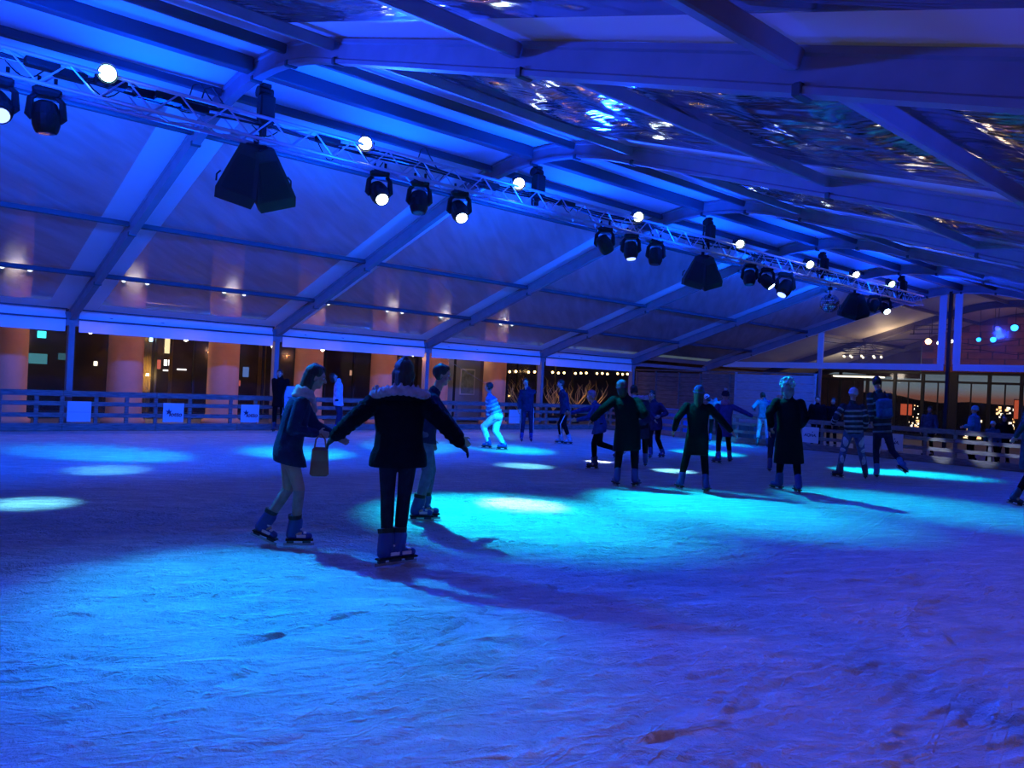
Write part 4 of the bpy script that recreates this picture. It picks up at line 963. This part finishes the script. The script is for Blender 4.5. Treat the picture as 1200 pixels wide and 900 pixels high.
            bx('sole',(0,.045,-.092),(.074,.27,.016),BLK); bx('blade_holder',(0,-.045,-.112),(.028,.07,.03),BOOTD); bx('blade_holder',(0,.115,-.112),(.028,.08,.03),BOOTD)
            bx('blade',(0,.04,-.137),(.005,.30,.026),STEEL,0)
            if near:
                bx('buckle',(0,.045,.018),(.075,.05,.018),BOOTW); bx('buckle',(0,.095,-.022),(.07,.03,.014),BOOTW); bx('side_badge',(.046,.06,-.05),(.010,.09,.03),BOOTW,.003); bx('side_badge',(-.046,.06,-.05),(.010,.09,.03),BOOTW,.003)
                MB().tube([O+sh_*.125*sc_-fd*.012,O+sh_*.165*sc_-fd*.015],[.066*sc_,.068*sc_],16).build('cuff',BLK,bo)
        else:
            s2.cap(T(0,-.05,-.035),T(0,.15,-.045),.042,.035); s2.cap(T(0,-.03,-.03),T(0,-.03,.05),.048,.045); remesh(s2,'shoe',BLK,vx,2,body)
    return dict(body=body,WL=WL,WR=WR,EL=EL,ER=ER,NK=NK,PV=PV,F=F,rt=rt,P=P,spine=spine,T=tr_,ang=ang,k=k)
C=cloth
NAVY=C('navy',(.020,.025,.065)); CBLK=C('black',(.004,.004,.007)); BJ=C('mid_blue',(.03,.06,.26)); GJ=C('grey_jeans',(.26,.24,.23)); FUR=C('fur',(.42,.36,.38),.3)
BEI=C('beige',(.55,.46,.42)); PALE=C('pale_blue',(.35,.50,.75)); WHT=C('white',(.75,.75,.78)); JEAN=C('jeans',(.10,.14,.26)); LJ=C('light_jeans',(.28,.36,.50)); TEAL=C('green_teal',(.05,.42,.36)); MAR=C('maroon',(.16,.03,.09)); PUR=C('purple_blue',(.07,.05,.26)); PINK=C('pink',(.42,.18,.32)); DGR=C('dark_green_grey',(.03,.045,.05)); LGR=C('light_grey',(.45,.45,.48))
g1=person('young woman in navy jacket and beige scarf skating right, leftmost of the near trio',(345,641),1.66,270,head=(370,442),neck=(355,464),pelvis=(337,533),fR=(345,641),fL=(309,634,.12),hR=(372,508,-.12),hL=(395,512,.12),
   toeL=(-25,18),toeR=0,jacket=NAVY,hem=.13,flare=1.25,puff=1.0,legs=GJ,hair='long',scarf=BEI,near=True,legw=.86)
bag=empty('handbag',ground(345,641)); bag.rotation_euler=(0,0,g1['ang']); WRw=bag.matrix_world
hb=g1['WR']; bag.location=Vector(bag.location)+Matrix.Rotation(g1['ang'],3,'Z')@Vector((hb.x+.03,hb.y-.03,hb.z-.25)); tag(bag,'small brown handbag hanging from the hand of the woman in navy','handbag')
BRN=mat('brown_leather',(.30,.09,.04),.5,0,.2,10)
MB().box((0,0,0),(.17,.08,.26),taper=.8,bev=.02).build('bag_body',BRN,bag); MB().tube([(-.05,0,.12),(-.04,0,.2),(0,0,.25),(.04,0,.2),(.05,0,.12)],.008,6).build('handle',BRN,bag); MB().box((0,-.045,.06),(.13,.012,.10),bev=.004).build('flap',BRN,bag)
g2=person('skater seen from behind in black parka with grey fur hood, middle of the near trio',(459,662),1.80,0,head=(473,438),neck=(469,460),pelvis=(467,535),fL=(452,663),fR=(466,661),hL=(392,512,.05),hR=(540,520,-.05),
   toeL=-55,toeR=-60,hk=1.16,jacket=CBLK,hem=.10,flare=1.12,puff=1.2,legs=C('dark_jeans',(.012,.014,.028)),hair='bob',hood=FUR,near=True,gloves=BLK,legw=.92)
g3=person('dark haired man in profile, half hidden behind the fur hooded skater',(492,610),1.78,270,head=(518,440),neck=(509,461),pelvis=(496,520),fL=(497,608),fR=(489,611),hR=(546,519,-.16),hL=(505,515,.2),
   toeR=5,jacket=NAVY,hem=.08,legs=C('grey_blue',(.13,.15,.22)),hair='short',near=True,face_h=265,scarf=None)
person('hooded person in black at the left fence with pale blue checked backpack',(326,506.5),1.70,165,head=(328,438),hL=(338,470,.1),hR=(322,478),jacket=CBLK,hem=.25,flare=1.1,hair='long',boot=BOOTD)
person('person in pale blue jacket standing between the two nearest skaters, by the fence',(394,510),1.68,260,head=(391,442),jacket=PALE,hem=.1,legs=NAVY,hair='bob',hR=(398,472,-.1))
person('skater in pale trousers and checked top with green sleeve, crouching to the left',(578,526),1.72,70,head=(573,454),neck=(574,464),pelvis=(583,487),fL=(572,526),fR=(590,530),hL=(572,495,.1),hR=(576,500,-.12),toeL=0,toeR=20,bend=.93,
   jacket=C('check_blue',(.16,.22,.42)),hem=.04,legs=WHT,hair='short',stripes=C('pale_check',(.40,.50,.70)),legw=1.25)
person('man in white striped dark tracksuit facing the camera, right of the pale skater',(616,518),1.72,185,head=(616,448),fL=(622,518),fR=(611,518),jacket=NAVY,hem=.05,legs=NAVY,side=WHT,hair='short',hL=(616,455,-.1))
person('man in dark tracksuit in profile just right of the fourth tent post, facing left',(663,520.5),1.76,110,head=(657,450),neck=(659,459),pelvis=(662,486),fL=(657,520),fR=(667,521),hR=(664,478,.1),hL=(660,483,.1),jacket=NAVY,hem=.06,legs=CBLK,side=WHT,hair='short',boot=C('boot_pale',(.35,.38,.5)))
person('light haired woman in blue jacket gliding left with one leg kicked back',(696,551),1.60,95,head=(693,464),neck=(697,474),pelvis=(703,506),fL=(696,551),fR=(724,536,.1),toeR=(0,35),hR=(668,484,.15),hL=(676,492,-.1),jacket=BJ,hem=.14,flare=1.2,hair='short',hairm=C('lilac_knit',(.30,.22,.34)),boot=BOOTD)
person('person in long black coat and maroon beanie from behind, arm held out left',(733,571),1.78,0,head=(729,455),neck=(732,465),pelvis=(735,510),fL=(722,570),fR=(744,571),toeL=20,toeR=-25,hL=(694,492,.0),hR=(752,488,.1),jacket=CBLK,hem=.34,flare=1.12,puff=1.12,hat=MAR,hair='bob')
person('person with pale fur hood just behind the long black coat and maroon beanie',(752,549),1.72,0,head=(743,458),fR=(756,547),jacket=NAVY,hem=.3,hood=C('fur_pale',(.45,.38,.55)),hair='short',pelvis=(750,503),neck=(746,467))
person('dark haired woman in dark coat holding a bright bundle before her',(768,537),1.66,150,head=(764,463),neck=(766,471),pelvis=(768,501),fL=(776,537),fR=(762,538),toeR=20,toeL=0,hL=(773,488,-.22),hR=(768,493,-.22),jacket=C('coat_plum',(.03,.02,.07)),hem=.2,flare=1.1,hair='long')
person('person in black coat and violet beanie from behind with arms spread low',(812,577),1.72,0,head=(819,461),neck=(818,472),pelvis=(817,516),fL=(797,574),fR=(827,578),toeL=25,toeR=-20,hL=(790,504,.0),hR=(861,510,.0),jacket=CBLK,hem=.30,flare=1.12,hair='long',hat=C('violet_knit',(.07,.04,.16)))
person('person in white cap glimpsed right behind the violet beanie',(836,519),1.62,0,head=(829,466),jacket=C('teal_coat',(.10,.30,.36)),hem=.1,hat=WHT,hair='bob')
person('person in purple blue coat with pink scarf and pompom hat, arm out right',(849,543),1.66,15,head=(850,464),neck=(850,473),pelvis=(849,505),fL=(841,544),fR=(855,541),toeL=40,toeR=-30,hR=(882,488,.1),hL=(836,488,.0),jacket=PUR,hem=.25,flare=1.1,scarf=PINK,hat=C('dark_knit',(.03,.03,.06)),pom=C('pompom',(.45,.65,.8)))
person('person in blue jacket and light jeans seen from behind before the pale boards',(893,524),1.74,0,head=(894,464),hL=(884,480,.1),hR=(900,480,.1),fL=(887,524),fR=(899,525),jacket=C('steel_blue',(.05,.10,.26)),hem=.02,legs=LJ,hair='short',boot=BOOTD)
person('tall person in very long black coat and shaggy pale teal hat',(923,577),1.84,0,head=(923,455),neck=(924,467),pelvis=(924,517),fL=(912,574),fR=(935,578),toeL=50,toeR=20,hk=1.28,shag=70,hL=(904,500,.0),jacket=CBLK,hem=.52,flare=1.22,puff=1.08,hat=C('teal_knit',(.24,.50,.46)),hair='bob',hairm=C('fur_brown',(.20,.16,.16)),hR=(938,500,.1))
person('person in dark jacket hidden behind the very long black coat, one hand showing',(908,554),1.66,10,head=(913,468),hL=(902,506,-.1),jacket=NAVY,hem=.1,legs=NAVY)
person('person in white beanie, dark jumper and jeans with gobo light painted as stripes and patches',(998,561),1.76,10,head=(1000,462),neck=(999,473),pelvis=(1000,513),fL=(983,560),fR=(1014,562),toeL=45,toeR=-10,hL=(976,497,.1),hR=(1013,505,.1),jacket=C('jumper_dark',(.03,.04,.05)),hem=.02,legs=JEAN,gobo_patches=C('patch',(.50,.62,.66)),stripes=C('gobo_stripe',(.30,.36,.34)),hat=LGR,legw=1.1,boot=BOOTD)  # jumper stripes and jeans patches are gobo light painted in as colour
person('person with blue backpack pushing off, left leg straight and right leg back',(1028,561),1.80,20,head=(1027,448),neck=(1030,460),pelvis=(1034,508),fL=(1027,560),fR=(1058,552,-.1),toeL=-10,toeR=(-70,30),hL=(1022,503,-.1),hR=(1040,505,.1),jacket=C('camo_jacket',(.035,.05,.05)),hem=.04,legs=C('ink_jeans',(.02,.03,.07)),stripes=C('arm_band',(.16,.22,.20)),hair='short',backpack=C('bag_blue',(.04,.10,.22)),boot=C('boot_mid',(.10,.22,.6)))
person('skater in dark grey green coat cut by the right edge, leg pushed back',(1203,592),1.68,290,head=(1212,470),neck=(1209,480),pelvis=(1207,528),fL=(1209,594),fR=(1189,597),toeR=(10,15),hR=(1190,512,-.1),jacket=DGR,hem=.28,flare=1.3,boot=BOOTD,hair='bob')
# onlookers beyond the far fence (standing on the deck)
def onlooker(label,px,top,y_,H,face,**kw):
    p=on_axis(px,top,1,y_); base=Vector((p.x,y_,.03)); 
    d=base-CAM; f=d.dot(_fw); q=(600+FPX*d.dot(_r2)/f,450-FPX*d.dot(_u2)/f)
    return person(label,q,H,face,gz=.03,skates=False,**kw)
onlooker('broad person in black beyond the fence, right of the long black coat',959,455,19.4,1.70,180,jacket=CBLK,hem=.1,puff=1.2,hair='short')
onlooker('second dark person beyond the fence, close to the white beanie',977,461,20.2,1.66,170,jacket=CBLK,hem=.1,hair='short')
onlooker('person in bright blue puffer jacket and ribbed beanie leaning at the right fence',1143,464,18.9,1.62,70,jacket=C('puffer_blue',(.06,.24,.62)),hem=.05,puff=1.25,hat=C('beanie_blue',(.12,.42,.75)),hL=(1130,500,-.2))
onlooker('child in pale blue woolly hat behind the right fence',1164,491,18.8,1.22,190,jacket=C('child_jacket',(.05,.10,.2)),hem=.05,hat=C('child_hat',(.35,.65,.85)))
onlooker('dim figure in grey blue beyond the fence, left of the blue puffer jacket',1090,473,20.5,1.55,160,jacket=C('grey_coat',(.07,.09,.16)),hem=.1,hair='short')
onlooker('dark figure low behind the fence near the right edge',1178,478,19.6,1.40,180,jacket=CBLK,hem=.1,hair='bob')
# pale checked backpack carried by the hooded person
p=on_axis(340,470,0,1.2); t=empty('backpack',(p.x,p.y,p.z-.02),face_cam(p.x,p.y)); tag(t,'pale blue checked backpack held beside the hooded person','backpack')
b=MB().box((0,0,0),(.42,.20,.82),taper=.62,bev=.06); b.build('bag_body',C('pale_cyan',(.40,.58,.80)),t)
for k in range(4): MB().box((.05,-.105,-.26+k*.13),(.26,.012,.014)).build('check_line',NAVY,t)
for k in range(3): MB().box((-.03+k*.09,-.105,-.07),(.012,.014,.42)).build('check_line',NAVY,t)
MB().tube([(-.12,-.05,.38),(-.20,-.13,.1),(-.12,-.11,-.36)],.014,6).build('strap',BLK,t)
